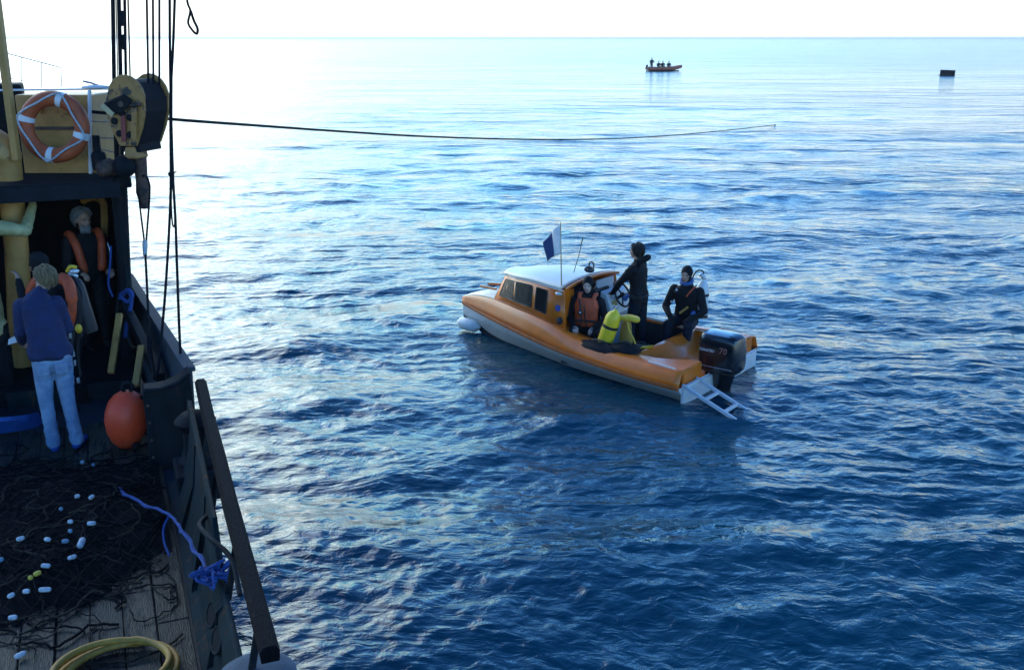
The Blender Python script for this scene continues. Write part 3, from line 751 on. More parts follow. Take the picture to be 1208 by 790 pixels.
bt = thing('motorboat', 'small orange and white cabin motorboat carrying three divers on the open sea', 'motorboat', BOAT_O, BOAT_RZ)
_bx = [-.02, .4, 1.2, 2.05, 2.3, 3.0, 3.6, 4.2, 4.6, 4.92]
_yr = [1.24, 1.235, 1.14, .99, .94, .76, .56, .33, .16, .015]
_zr = [.28, .29, .31, .34, .352, .40, .43, .455, .47, .48]
_hh = [.22, .21, .20, .235, .32, .36, .35, .30, .22, .10]
def ip(x, ys): return float(np.interp(x, _bx, ys))
# smoother curves through the table
_xs = np.linspace(-.02, 4.92, 60)
def smooth_tab(ys):
    y = np.interp(_xs, _bx, ys)
    for _ in range(6): y[1:-1] = (y[:-2] + 2 * y[1:-1] + y[2:]) / 4
    return y
_YR, _ZR, _HH = smooth_tab(_yr), smooth_tab(_zr), smooth_tab(_hh)
def yr(x): return float(np.interp(x, _xs, _YR))
def zr(x): return float(np.interp(x, _xs, _ZR))
def hh(x): return float(np.interp(x, _xs, _HH))
def wl(x): return float(np.interp(x, [p[0] for p in HULL_WL], [p[1] for p in HULL_WL]))
XS = list(np.linspace(-.02, 4.92, 44))
b = MB(); rings = []
for x in XS:
    y, z = yr(x), zr(x); w = min(wl(x), y - .01); up = max(0, (x - 3.7) / 1.2)
    kz = -.32 + .62 * up ** 1.6
    w0 = max(.004, w)
    half = [(y, z), (y - .012, z - .035), (w0 + (y - w0) * .62, z * .55 + .02), (w0 + (y - w0) * .12, .035 + .22 * up ** 2), (w0 * .93, -.03 + .25 * up ** 2), (w0 * .6, kz * .62), (.004, kz)]
    rings.append([(x, a, c) for a, c in half] + [(x, -a, c) for a, c in half[-2::-1]])
b.loft(rings, close=False)
n0 = len(rings[0])
b.m = [1 if 3 <= (i % (n0 - 1)) <= n0 - 5 else 2 if (i % (n0 - 1)) in (2, n0 - 4) else 0 for i in range(len(b.f))]           # bottom paint below the white band, made dark to deepen the hull's reflection
b.f.append(list(range(n0))); b.m.append(0)                            # transom
b.build('hull', [M_wh, mat('dark_reflection_bottom_paint', (.012, .018, .03), .6, .3, 5, .03, 40), mat('stained_white_gelcoat', (.60, .61, .58), .35, .1, 3, coat=.2, col2=(.5, .49, .42), wear=((.24, .23, .17), 5, .6), stretch=(1.5, 1.5, 6))], bt, smooth=35)
for sg in (1, -1):
    b = MB(); b.loft([[(x, sg * (yr(x) + dy), zr(x) + dz) for dy, dz in ((-.02, -.03), (.02, -.028), (.03, 0), (.02, .028), (-.02, .03))] for x in XS], close=True, cap=True)
    b.build('rubbing_strip', M_ord, bt, smooth=50)
# side decks: rounded shoulder, flat ledge, inner lip
def shoulder(x, sg, inner):
    y, z, h = yr(x), zr(x), hh(x); k = min(1, y / .5)
    pts = [(y - .005, z + .02), (y - .018 * k, z + h * .30), (y - .045 * k, z + h * .62), (y - .075 * k, z + h * .84), (y - .105 * k, z + h * .93), (y - .16 * k, z + h * .965), (y - .24 * k, z + h)]
    pts = [(max(a, inner), c) for a, c in pts] + [(min(inner, y - .02), z + h - .004 if inner < y - .24 * k else z + h * .98)]
    return [(x, sg * a, c) for a, c in pts]
for sg in (1, -1):
    b = MB(); b.loft([shoulder(x, sg, (yr(x) - .34 if x < 2.6 else max(0.0, yr(x) - .36))) for x in XS if x <= 4.93], close=False)
    b.build('side_deck', M_or, bt, smooth=50, solid=.02)
# fore deck (cream, crowned)
b = MB(); rings = []
for x in np.linspace(3.55, 4.86, 12):
    e = max(0.01, yr(x) - .10 * min(1, yr(x) / .5)); z0 = zr(x) + hh(x) * .93
    rings.append([(x, e * t, z0 + .012 + (.085 * min(1, e / .3)) * (1 - t * t)) for t in np.linspace(1, -1, 13)])
b.loft(rings, close=False); b.build('foredeck', M_cream, bt, smooth=60, solid=.02)
MB().bar((4.02, .20, .885), (4.45, .10, .86), .03, .035).build('deck_batten', M_or, bt, bevel=.005)
MB().bar((4.02, -.20, .885), (4.45, -.10, .86), .03, .035).build('deck_batten', M_or, bt, bevel=.005)

# cabin
CX = [2.18, 2.6, 3.0, 3.4, 3.7, 3.94]
def yb(x): return float(np.interp(x, [2.15, 2.6, 3.0, 3.4, 3.95], [.80, .745, .655, .535, .33]))
def zb(x): return zr(x) + hh(x) - .015
def xt(x): return x + .10 * max(0, (2.6 - x) / .42) if x < 3.4 else x - (x - 3.4) * .35
def yt(x): return yb(x) - .075
def zt(x): return float(np.interp(x, [2.15, 3.0, 3.95], [1.235, 1.255, 1.185]))
def side(x, t, sg=1, off=0.0):
    a = Vector((x, yb(x), zb(x))); c = Vector((xt(x), yt(x), zt(x)))
    p = a + (c - a) * t
    return Vector((p.x, sg * (p.y + off), p.z))
for sg in (1, -1):
    b = MB(); b.loft([[side(x, t, sg) for t in (0, .5, 1)] for x in CX], close=False)
    b.build('cabin_side', M_or, bt, smooth=40, solid=.03)
    for x0, x1, r_ in ((2.95, 3.86, .04), (2.60, 2.86, .04)):
        n_ = 8; lo, hi = .20, .86
        outl = [side(x0 + (x1 - x0) * t, lo + .0, sg, .018) for t in np.linspace(.04, .96, n_)] + [side(x1, lo + .07, sg, .018), side(x1, hi - .07, sg, .018)] + \
               [side(x0 + (x1 - x0) * t, hi, sg, .018) for t in np.linspace(.96, .04, n_)] + [side(x0, hi - .07, sg, .018), side(x0, lo + .07, sg, .018)]
        fr = MB().tube(outl, .008, 6, closed=True).build('window', M_rub, bt, smooth=60)
        g = MB(); m = len(outl); half = m // 2
        lo_ = [side(x0 + (x1 - x0) * t, lo, sg, .017) for t in np.linspace(0, 1, 10)]; hi_ = [side(x0 + (x1 - x0) * t, hi, sg, .017) for t in np.linspace(0, 1, 10)]
        g.loft([[p, q_] for p, q_ in zip(lo_, hi_)], close=False); g.build('pane', M_glass, fr, solid=.004)
for sg in (1, -1):
    MB().tube([side(x, .035, sg, .012) for x in CX], .007, 6).build('seam', M_ord, bt, smooth=60)
    MB().tube([side(x, .97, sg, .012) for x in CX], .010, 6).build('gutter', M_wh, bt, smooth=60)
# windscreen
b = MB(); fr_b = [Vector((3.94 + .05 * (1 - t * t), t * yb(3.94), zb(3.94) + .02)) for t in np.linspace(-1, 1, 9)]
fr_t = [Vector((xt(3.94) + .06 * (1 - t * t), t * yt(3.94), zt(3.94) + .055 * (1 - t * t))) for t in np.linspace(-1, 1, 9)]
b.loft([[p, (p + q_) / 2, q_] for p, q_ in zip(fr_b, fr_t)], close=False); b.build('cabin_front', M_or, bt, smooth=40, solid=.03)
for k0, k1 in ((1, 4), (4, 7)):
    g = MB(); g.loft([[fr_b[k] * .8 + fr_t[k] * .2 + Vector((.024, .03 * (1 if k == k0 else -1 if k == k1 else 0), 0)), fr_b[k] * .14 + fr_t[k] * .86 + Vector((.024, .03 * (1 if k == k0 else -1 if k == k1 else 0), 0))] for k in range(k0, k1 + 1)], close=False)
    g.build('windscreen', M_glass, bt, solid=.006)
# roof
b = MB(); rings = []
for x in (2.24, 2.28, 2.6, 3.0, 3.4, 3.7, 3.9, 3.99):
    y = yt(min(x, 3.94)) + .025; X_ = xt(x); z0 = zt(min(x, 3.95)) + .012
    cr = .07 * min(1, y / .6)
    rings.append([(X_ + (.06 * (1 - t * t) if x > 3.8 else 0), y * t, z0 + cr * (1 - abs(t) ** 2.4)) for t in np.linspace(1, -1, 17)])
b.loft(rings, close=False); b.build('roof', M_cream, bt, smooth=50, solid=.035)
b = MB(); b.tube([(2.235, y_ * .745, 1.235 + .012 + .07 * (1 - abs(y_) ** 2.4)) for y_ in np.linspace(1, -1, 15)], .024, 7); b.build('roof_edge', M_or, bt, smooth=60)
# aft bulkhead with an open doorway
MB().box((2.31, .58, .70), (.03, .30, 1.0)).build('aft_bulkhead', M_or, bt)
MB().box((2.31, -.48, .70), (.03, .52, 1.0)).build('aft_bulkhead', M_wh, bt)
MB().box((2.7, 0, .62), (.9, 1.0, .9)).build('cabin_inside', M_cock, bt)
# fittings on the port cabin side
p = side(2.30, .88, 1, .03); MB().ball(p, (.065, .03, .028), 10, 7).build('side_light', M_wh, bt, smooth=180)
p = side(2.33, .50, 1, .018); MB().lathe([(.005, 0), (.05, 0), (.05, .006), (.005, .008)], p, qz((0, 1, .15)), 14).build('round_emblem', mat('emblem_blue', (.03, .07, .28), .5, .4, 30), bt)
p = side(2.29, .20, 1, .02); q = MB(); q.lathe([(.01, 0), (.06, 0), (.055, .02), (.01, .03)], p, qz((0, 1, .15)), 14); q.build('vent', M_rub, bt, smooth=50)
MB().tube([(2.5, .15, 1.37), (2.42, .13, 1.66), (2.36, .12, 1.94)], [.006, .005, .009], 6).build('aerial', M_rub, bt)
# cockpit lining, floor, bulkhead, engine well, stern quarters
MB().box((1.5, 0, .10), (1.6, 1.5, .04)).build('cockpit_floor', M_cock, bt)
for sg in (1, -1):
    b = MB(); b.loft([[(x, sg * (yr(x) - .33), z) for z in (.08, zr(x) + hh(x) - .015)] for x in np.linspace(.85, 2.2, 6)], close=False); b.build('cockpit_side', M_cock, bt, solid=.02)
b = MB(); b.loft([[(x_, y_, z_) for x_, z_ in ((.93, .10), (.93, .50), (.86, .505), (.60, .285), (.06, .235), (-.03, .235))] for y_ in (-.86, 0, .86)], close=False)
b.build('engine_well', M_or, bt, smooth=30, solid=.02)
for sg in (1, -1):
    b = MB(); z0 = .505
    o1 = [(.95, .80), (.95, yr(.95) - .16), (.4, yr(.4) - .16), (-.01, 1.08), (-.015, .56), (.12, .56), (.60, .80)]
    b.prism([(x_, sg * y_, z0 - .27) for x_, y_ in o1], (0, 0, .275)); b.build('stern_quarter', M_or, bt, bevel=.025)
MB().bar((.1, yr(.1) - .10, .525), (.55, yr(.55) - .12, .53), .02, .02).build('toe_rail', M_cream, bt, bevel=.004)
MB().bar((.1, -yr(.1) + .10, .525), (.55, -yr(.55) + .12, .53), .02, .02).build('toe_rail', M_cream, bt, bevel=.004)
MB().bar((.99, -.82, .52), (2.15, -.66, .66), .07, .04).build('coaming', M_cream, bt, bevel=.01)
b = MB(); b.box((-.035, 0, .14), (.05, 2.3, .24)); b.build('transom', M_wh, bt, bevel=.01)
# steering console and wheel
q = MB(); q.prism([(2.2, -.78, .12), (1.98, -.78, .12), (1.96, -.78, .70), (2.08, -.78, 1.02), (2.2, -.78, 1.06)], (0, .62, 0)); q.build('console', M_wh, bt, bevel=.02)
MB().box((2.008, -.30, .86), (.008, .13, .09), Matrix.Rotation(.36, 3, 'Y')).build('yellow_notice', mat('yellow_sticker', (.5, .36, .05), .5, .2, 20), bt)
wc, wx = Vector((1.93, -.40, .99)), Vector((-.9, 0, .42)).normalized()
wr = qz(wx).to_matrix(); wr_pts = [wc + wr @ Vector((.19 * math.cos(a), .19 * math.sin(a), 0)) for a in np.linspace(0, 2 * math.pi, 29)[:-1]]
sw_ = MB().tube(wr_pts, .017, 8, closed=True).build('steering_wheel', M_rub, bt, smooth=180)
q = MB(); q.ball(wc, .045, 10, 7)
for a in (.5, 2.6, 4.7): q.tube([wc, wc + wr @ Vector((.19 * math.cos(a), .19 * math.sin(a), 0))], .013, 6)
q.tube([wc, Vector((2.06, -.40, .90))], .025, 8); q.build('spokes', M_rub, sw_, smooth=60)

# outboard motor
mo = thing('outboard_motor', 'black outboard motor with white lettering clamped to the stern of the orange motorboat', 'outboard motor', boat(-.12, .20, .0), BOAT_RZ)
b = MB(); rings = []
for z, k, sh in ((.335, .88, 0), (.35, .95, 0), (.45, 1.0, 0), (.62, 1.0, 0), (.76, .97, .005), (.825, .92, .01), (.86, .80, .02), (.868, .5, .02)):
    ring_ = []
    for a in np.linspace(0, 2 * math.pi, 33)[:-1]:
        c_, s_ = math.cos(a), math.sin(a); e = .42
        ring_.append((-.02 + sh + .315 * k * math.copysign(abs(c_) ** e, c_), .205 * k * math.copysign(abs(s_) ** e, s_), z))
    rings.append(ring_)
b.loft(rings, close=True, cap=True); cowl = b.build('cowl', M_cowl, mo, smooth=35)
b = MB(); b.loft([[(-.02 + .31 * k_ * math.copysign(abs(math.cos(a)) ** .42, math.cos(a)), .2 * k_ * math.copysign(abs(math.sin(a)) ** .42, math.sin(a)), z) for a in np.linspace(0, 2 * math.pi, 33)[:-1]] for z, k_ in ((.30, .82), (.33, .84))], close=True, cap=True)
b.build('cowl_seam', M_rub, mo)
b = MB(); b.loft([[(-.04 + dx + r_ * math.cos(a) * 1.35, r_ * math.sin(a), z) for a in np.linspace(0, 2 * math.pi, 17)[:-1]] for z, r_, dx in ((.31, .15, 0), (.15, .115, 0), (-.05, .085, -.01), (-.4, .07, -.02))], close=True, cap=True)
b.build('leg', M_cowl, mo, smooth=60)
q = MB(); q.box((.13, 0, .22), (.10, .26, .26)); q.box((.20, 0, .33), (.12, .30, .05)); q.box((.2, 0, .20), (.05, .05, .2)); q.build('clamp_bracket', M_cowl, mo, bevel=.012)
MB().ball((-.02, 0, -.2), (.22, .14, .012), 14, 6).build('cavitation_plate', M_cowl, mo, smooth=180)
q = MB(); q.box((-.02, .2, .40), (.5, .006, .012)); q.build('trim_line', M_steel, cowl)
def flat_text(name, txt, size, loc, m, parent, normal_rot, shear=0.0):
    cu = bpy.data.curves.new(name, 'FONT'); cu.body = txt; cu.size = size; cu.extrude = .0015; cu.shear = shear; cu.offset = size * .012; cu.resolution_u = 3
    o = bpy.data.objects.new('tmp_text', cu); COL.objects.link(o)
    me = bpy.data.meshes.new_from_object(o.evaluated_get(bpy.context.evaluated_depsgraph_get())); bpy.data.objects.remove(o)
    me.materials.clear(); me.materials.append(m)
    q = new_obj(name, me, parent); q.location = loc; q.rotation_euler = normal_rot; return q
# lettering reads along the port side, from the bow end aft
M_lw = mat('white_lettering', (.62, .65, .66), .4, .1, 20); M_lr = mat('faded_red_lettering', (.33, .12, .10), .4, .2, 20)
flat_text('lettering', 'TOHATSU', .052, (.255, .2075, .62), M_lw, cowl, (math.pi / 2, 0, math.pi), .3)
flat_text('number', '70', .125, (-.06, .2075, .62), M_lr, cowl, (math.pi / 2, 0, math.pi), .1)

# boarding ladder
ld = thing('boarding_ladder', 'white boarding ladder hanging from the stern of the orange motorboat down into the water', 'ladder', boat(-.05, .95, .27), BOAT_RZ)
def lad(t, y): return Vector((-.02 - .86 * t, y, .03 - .33 * t))
for y in (.20, -.20): MB().bar(lad(-.05, y), lad(.95, y), .035, .05).build('rail', M_alu, ld, bevel=.006)
for t in (.0, .36, .70, .93): MB().bar(lad(t, .19), lad(t, -.19), .05, .035).build('rung', M_alu, ld, bevel=.005)

# fender at the bow
M_fend = mat('white_fender', (.74, .76, .74), .4, .06, 6)
c_ = at(553, 382.5, z=.11)
fd = thing('fender', 'white sausage fender floating under the bow of the orange motorboat', 'fender', c_, 0)
dr_ = (at(575, 389, z=.10) - at(538, 379, z=.11)).normalized()
prof = [(.01, -.27), (.03, -.265), (.04, -.235), (.085, -.20), (.108, -.15), (.112, 0), (.108, .15), (.085, .20), (.04, .235), (.03, .265), (.01, .27)]
MB().lathe(prof, (0, 0, 0), qz(dr_), 20).build('body', M_fend, fd, smooth=180)
MB().tube(spline([dr_ * .26, dr_ * .30 + Vector((.0, .05, .1)), boat(4.45, .22, .46) - c_, boat(4.5, .12, .72) - c_], 4), .008, 5).build('lanyard', M_white, fd, smooth=60)

# code flag on its staff
f0 = boat(2.37, .66, 1.27)
fl = thing('flag', 'white and blue code flag drooping from a thin staff on the motorboat roof', 'flag', f0, BOAT_RZ)
top = Vector((.02, .02, .98))
MB().tube([(0, 0, -.03), top], [.011, .006], 7).build('staff', mat('varnished_staff', (.5, .33, .16), .4, .2, 10), fl)
hoist0, hoist1 = Vector((.018, .018, .93)), Vector((.011, .011, .52))
def flag_pt(u, v):
    """u along the fly, v down the hoist"""
    p = hoist0 + (hoist1 - hoist0) * v
    drop = .30 * u ** 1.25
    return p + Vector((.33 * u - .08 * u * v, .025 * math.sin(u * 7 + v * 2.0) * (.3 + u) - .02 * u, -drop * (.9 - .28 * v) + .02 * math.sin(u * 5 + v * 4)))
M_fw = mat('white_bunting', (.74, .77, .78), .8, .1, 20); M_fb = mat('blue_bunting', (.028, .055, .15), .8, .2, 20)
for nm, u0, u1, m_ in (('white_half', 0, .55, M_fw), ('blue_half', .55, 1, M_fb)):
    b = MB(); b.loft([[flag_pt(u, v) for v in np.linspace(0, 1, 13)] for u in np.linspace(u0, u1, 10)], close=False); b.build(nm, m_, fl, smooth=180, solid=.004)

# diving gear in the cockpit
M_ytank = mat('yellow_tank_paint', (.95, .64, .03), .4, .1, 6, .01, 50, wear=((.5, .36, .05), 8, .68))
M_ytan = mat('mustard_canvas', (.36, .20, .03), .7, .3, 8, .08, 40)
M_yel = mat('yellow_rubber', (.70, .46, .03), .5, .2, 8)
M_wtank = mat('white_tank_paint', (.70, .72, .70), .4, .1, 6)
M_neo = mat('black_neoprene', (.010, .011, .014), .75, .35, 10, .05, 60, spec=.18)
M_neob = mat('navy_neoprene', (.009, .014, .026), .75, .35, 10, .05, 60, spec=.18)
def cylinder_set(name, label, loc, rz, axis, m, L=.60, r=.095):
    t = thing(name, label, 'diving cylinder', loc, rz); q4 = qz(axis)
    prof = [(.02, -.01), (r * .8, 0), (r, .03), (r, L * .80), (r * .96, L * .86), (r * .78, L * .93), (r * .45, L * .98), (.03, L), (.025, L + .03)]
    MB().lathe(prof, (0, 0, 0), q4, 22).build('body', m, t, smooth=50)
    MB().lathe([(r * .9, -.02), (r + .008, -.015), (r + .008, .06), (r * .9, .065)], (0, 0, 0), q4, 22).build('boot', M_rub, t, smooth=50)
    MB().lathe([(r * .9, 0), (r + .006, .002), (r + .006, .045), (r * .9, .047)], q4 @ Vector((0, 0, L * .60)), q4, 22).build('strap', M_rub, t, smooth=50)
    v_ = MB(); v_.lathe([(.02, 0), (.024, .05), (.015, .07)], q4 @ Vector((0, 0, L + .02)), q4, 10); v_.ball(q4 @ Vector((.05, 0, L + .05)), (.03, .022, .022), 10, 6); v_.tube([q4 @ Vector((0, 0, L + .05)), q4 @ Vector((.05, 0, L + .05))], .012, 6)
    v_.build('valve', M_steel, t, smooth=60); return t, q4
ct, q4 = cylinder_set('diving_cylinder', 'bright yellow diving cylinder with a black strap standing in the orange motorboat', boat(1.56, .76, .40), BOAT_RZ, (-.30, -.10, 1), M_ytank, .68, .118)
lj = thing('life_jacket', 'mustard yellow inflatable life jacket leaning beside the yellow diving cylinder', 'life jacket', boat(1.25, .60, .46), BOAT_RZ)
b = MB(); b.loft([[( .02 * k + .10 * w_ * math.cos(a), -.02 + .06 * w_ * math.sin(a) - .05 * z, z) for a in np.linspace(0, 2 * math.pi, 15)[:-1]] for z, w_, k in ((-.05, .5, 0), (.02, 1.05, .1), (.14, 1.1, -.1), (.26, .95, .3), (.38, .8, .2), (.44, .5, 0))], close=True, cap=True)
b.build('bag', M_ytan, lj, smooth=180)
cp = [(.12, .03, .45), (.03, .06, .49), (-.10, .05, .50), (-.18, .0, .48), (-.14, -.09, .47), (0, -.12, .47), (.11, -.06, .45)]
MB().tube(spline(cp, 4), .042, 9).build('collar', M_yel, lj, smooth=180)
MB().tube(spline([(-.08, .08, .46), (-.13, .10, .34), (-.2, .09, .22), (-.24, .08, .12)], 4), .012, 6).build('hose', M_yel, lj, smooth=60)
fn = thing('diving_fin', 'small yellow fin lying in the dark cockpit behind the life jacket', 'fin', boat(.98, .42, .46), BOAT_RZ)
MB().prism([(.12, -.08, 0), (.12, .06, 0), (-.05, .10, .05), (-.15, .08, .10), (-.10, 0, .03), (-.05, -.09, .02)], (0, 0, .025)).build('blade', M_yel, fn, bevel=.006)
MB().ball((.14, 0, .02), (.07, .05, .035), 10, 7).build('foot_pocket', M_rub, fn, smooth=180)
q = MB(); q.ball((0, 0, 0), (.045, .045, .03), 12, 8); q = q.build('gauge', M_white, None, smooth=180); q.location = boat(1.03, .55, .44); tag(q, 'small white round gauge among the black gear in the motorboat cockpit', 'gauge')
# black kit bags that lie on and inside the port coaming
for i, (x, y, z, sx, sy, sz, rz, lb) in enumerate(((1.52, .88, .50, .40, .15, .09, -.12, 'flat black kit bag lying on the side deck under the yellow cylinder'), (1.12, .80, .53, .24, .16, .09, .1, 'small black kit bag on the side deck just ahead of the stern quarter'),
                               (1.2, .25, .28, .3, .3, .17, .3, 'bulky black gear bag on the floor of the motorboat cockpit'))):
    t = thing('kit_bag', lb, 'kit bag', boat(x, y, z - sz), BOAT_RZ + rz)
    b = MB(); b.loft([[(sx * k * math.copysign(abs(math.cos(a)) ** .6, math.cos(a)), sy * k * math.copysign(abs(math.sin(a)) ** .6, math.sin(a)) + .02 * math.sin(z_ * 30 + a * 3), sz + sz * z_ + .012 * math.sin(a * 5)) for a in np.linspace(0, 2 * math.pi, 23)[:-1]] for z_, k in ((-1, .85), (-.6, 1), (.3, .95), (.75, .7), (.95, .3))], close=True, cap=True)
    b.build('bag_body', M_neo, t, smooth=60)
    MB().tube(spline([(-sx * .4, 0, sz * 1.9), (-sx * .2, 0, sz * 2.25), (sx * .2, 0, sz * 2.25), (sx * .4, 0, sz * 1.9)], 4), .012, 6).build('handle', M_rub, t, smooth=60)
mk = thing('diving_mask', 'black diving mask lying on the aft edge of the motorboat roof', 'mask', boat(2.34, -.05, 1.355), BOAT_RZ)
MB().tube([(.05 * math.cos(a), .085 * math.sin(a), .05 + .02 * math.cos(a)) for a in np.linspace(0, 2 * math.pi, 17)[:-1]], .022, 7, closed=True).build('skirt', M_rub, mk, smooth=60)
MB().ball((0, 0, .045), (.035, .07, .012), 10, 6).build('faceplate', M_glass, mk, smooth=180)
MB().tube([(-.05 + .045 * math.cos(a), .02, .13 + .055 * math.sin(a)) for a in np.linspace(0, 2 * math.pi, 15)[:-1]], .012, 6, closed=True).build('strap', M_rub, mk, smooth=60)

# ------------------------------------------------------------------ far boat and far raft
M_infl = mat('inflatable_orange', (.46, .12, .06), .5, .15, 3); M_infd = mat('inflatable_dark', (.05, .06, .07), .6, .2, 3)
fb_o = at(782, 84.2, z=0)
fb = thing('inflatable_boat', 'orange inflatable boat with four people far off near the horizon', 'inflatable boat', fb_o, math.radians(3))
tube_path = [(-2.6, -.75, .42), (-2.0, -.78, .40), (0, -.8, .40), (1.6, -.72, .48), (2.4, -.42, .62), (2.75, 0, .70), (2.4, .42, .62), (1.6, .72, .48), (0, .8, .40), (-2.0, .78, .40), (-2.6, .75, .42)]
tp = spline(tube_path, 4); nn = len(tp)
MB().tube(tp, [.12 + .12 * min(1, i / 4, (nn - 1 - i) / 4) for i in range(nn)], 10).build('air_tube', M_infl, fb, smooth=180)
MB().prism([(-2.3, -.7, .12), (1.5, -.6, .15), (2.4, 0, .3), (1.5, .6, .15), (-2.3, .7, .12)], (0, 0, .08)).build('floor', M_infd, fb)
b = MB(); b.loft([[(x, -y, .05 + x * .02 if x > 0 else .02), (x, 0, -.15), (x, y, .05 + x * .02 if x > 0 else .02), (x, 0, .15)] for x, y in ((-2.3, .8), (0, .85), (1.5, .7), (2.5, .1))], close=True, cap=True); b.build('hull', M_infd, fb)
MB().box((-2.25, 0, .35), (.08, 1.2, .5)).build('transom', M_white, fb)
MB().box((-1.5, -.86, .42), (.75, .16, .16)).build('white_patch', M_white, fb, bevel=.03)
q = MB(); q.box((-2.5, 0, .75), (.35, .3, .4), taper=.85); q.box((-2.5, 0, .3), (.16, .14, .7)); q.build('outboard', M_infd, fb, bevel=.05)
MB().tube([(-2.2, -.3, .5), (-2.0, -.3, 1.7)], .03, 6).build('pole', M_infd, fb)
rf_o = at(1117.5, 89.6, z=0)
rf = thing('raft', 'black box shaped raft floating alone far off near the horizon', 'raft', rf_o, math.radians(-24))
MB().box((0, 0, .38), (1.85, 1.2, .72), Matrix.Rotation(.03, 3, 'Y')).build('float_box', M_black, rf, bevel=.06)
for z in (.22, .55): MB().box((0, 0, z), (1.93, 1.28, .05), Matrix.Rotation(.03, 3, 'Y')).build('batten', M_black, rf)
MB().tube(spline([(-.8, -.5, .2), (-1.1, -.7, .05), (-1.5, -.8, .01)], 4), .025, 5).build('tether', M_rope, rf)
# ------------------------------------------------------------------ people
M_skin = mat('skin', (.42, .24, .17), .55, .12, 14, .02, 90)
M_skinp = mat('pale_skin', (.5, .33, .26), .55, .12, 14, .02, 90)
M_hairblond = mat('fair_hair', (.34, .25, .13), .6, .4, 30, .15, 150, stretch=(3, 3, .6))
M_hairdark = mat('dark_hair', (.025, .02, .018), .6, .4, 30, .15, 150, stretch=(3, 3, .6))
M_hairgrey = mat('grey_hair', (.30, .32, .33), .6, .35, 30, .15, 150, stretch=(3, 3, .6))
M_jeans = mat('faded_denim', (.11, .20, .36), .8, .25, 5, .08, 90, col2=(.25, .37, .52), wear=((.42, .53, .64), 4.5, .62))
M_jumper = mat('navy_jumper', (.012, .022, .085), .85, .3, 12, .12, 110)
M_blueboot = mat('blue_boots', (.015, .06, .28), .5, .3, 8, .03, 40)
M_redvest = mat('red_orange_vest', (.52, .075, .02), .6, .3, 9, .06, 40)
M_oil = mat('pale_oilskin', (.36, .34, .16), .55, .3, 7, .06, 40)
M_eye = mat('eye', (.02, .018, .016), .3, .1, 10)
M_lip = mat('lip', (.26, .10, .085), .5, .15, 10)
M_strap = mat('black_webbing', (.012, .013, .016), .7, .3, 20)
M_chrome = mat('bright_metal', (.62, .66, .68), .25, .15, 10, metal=.5)
M_bluetrim = mat('blue_trim', (.03, .10, .28), .6, .25, 10)

def frame(fwd, up=(0, 0, 1)):
    f = Vector(fwd).normalized(); u = Vector(up); u = (u - f * u.dot(f)).normalized(); l = u.cross(f)
    return Matrix((f, l, u)).transposed()            # columns: forward, left, up

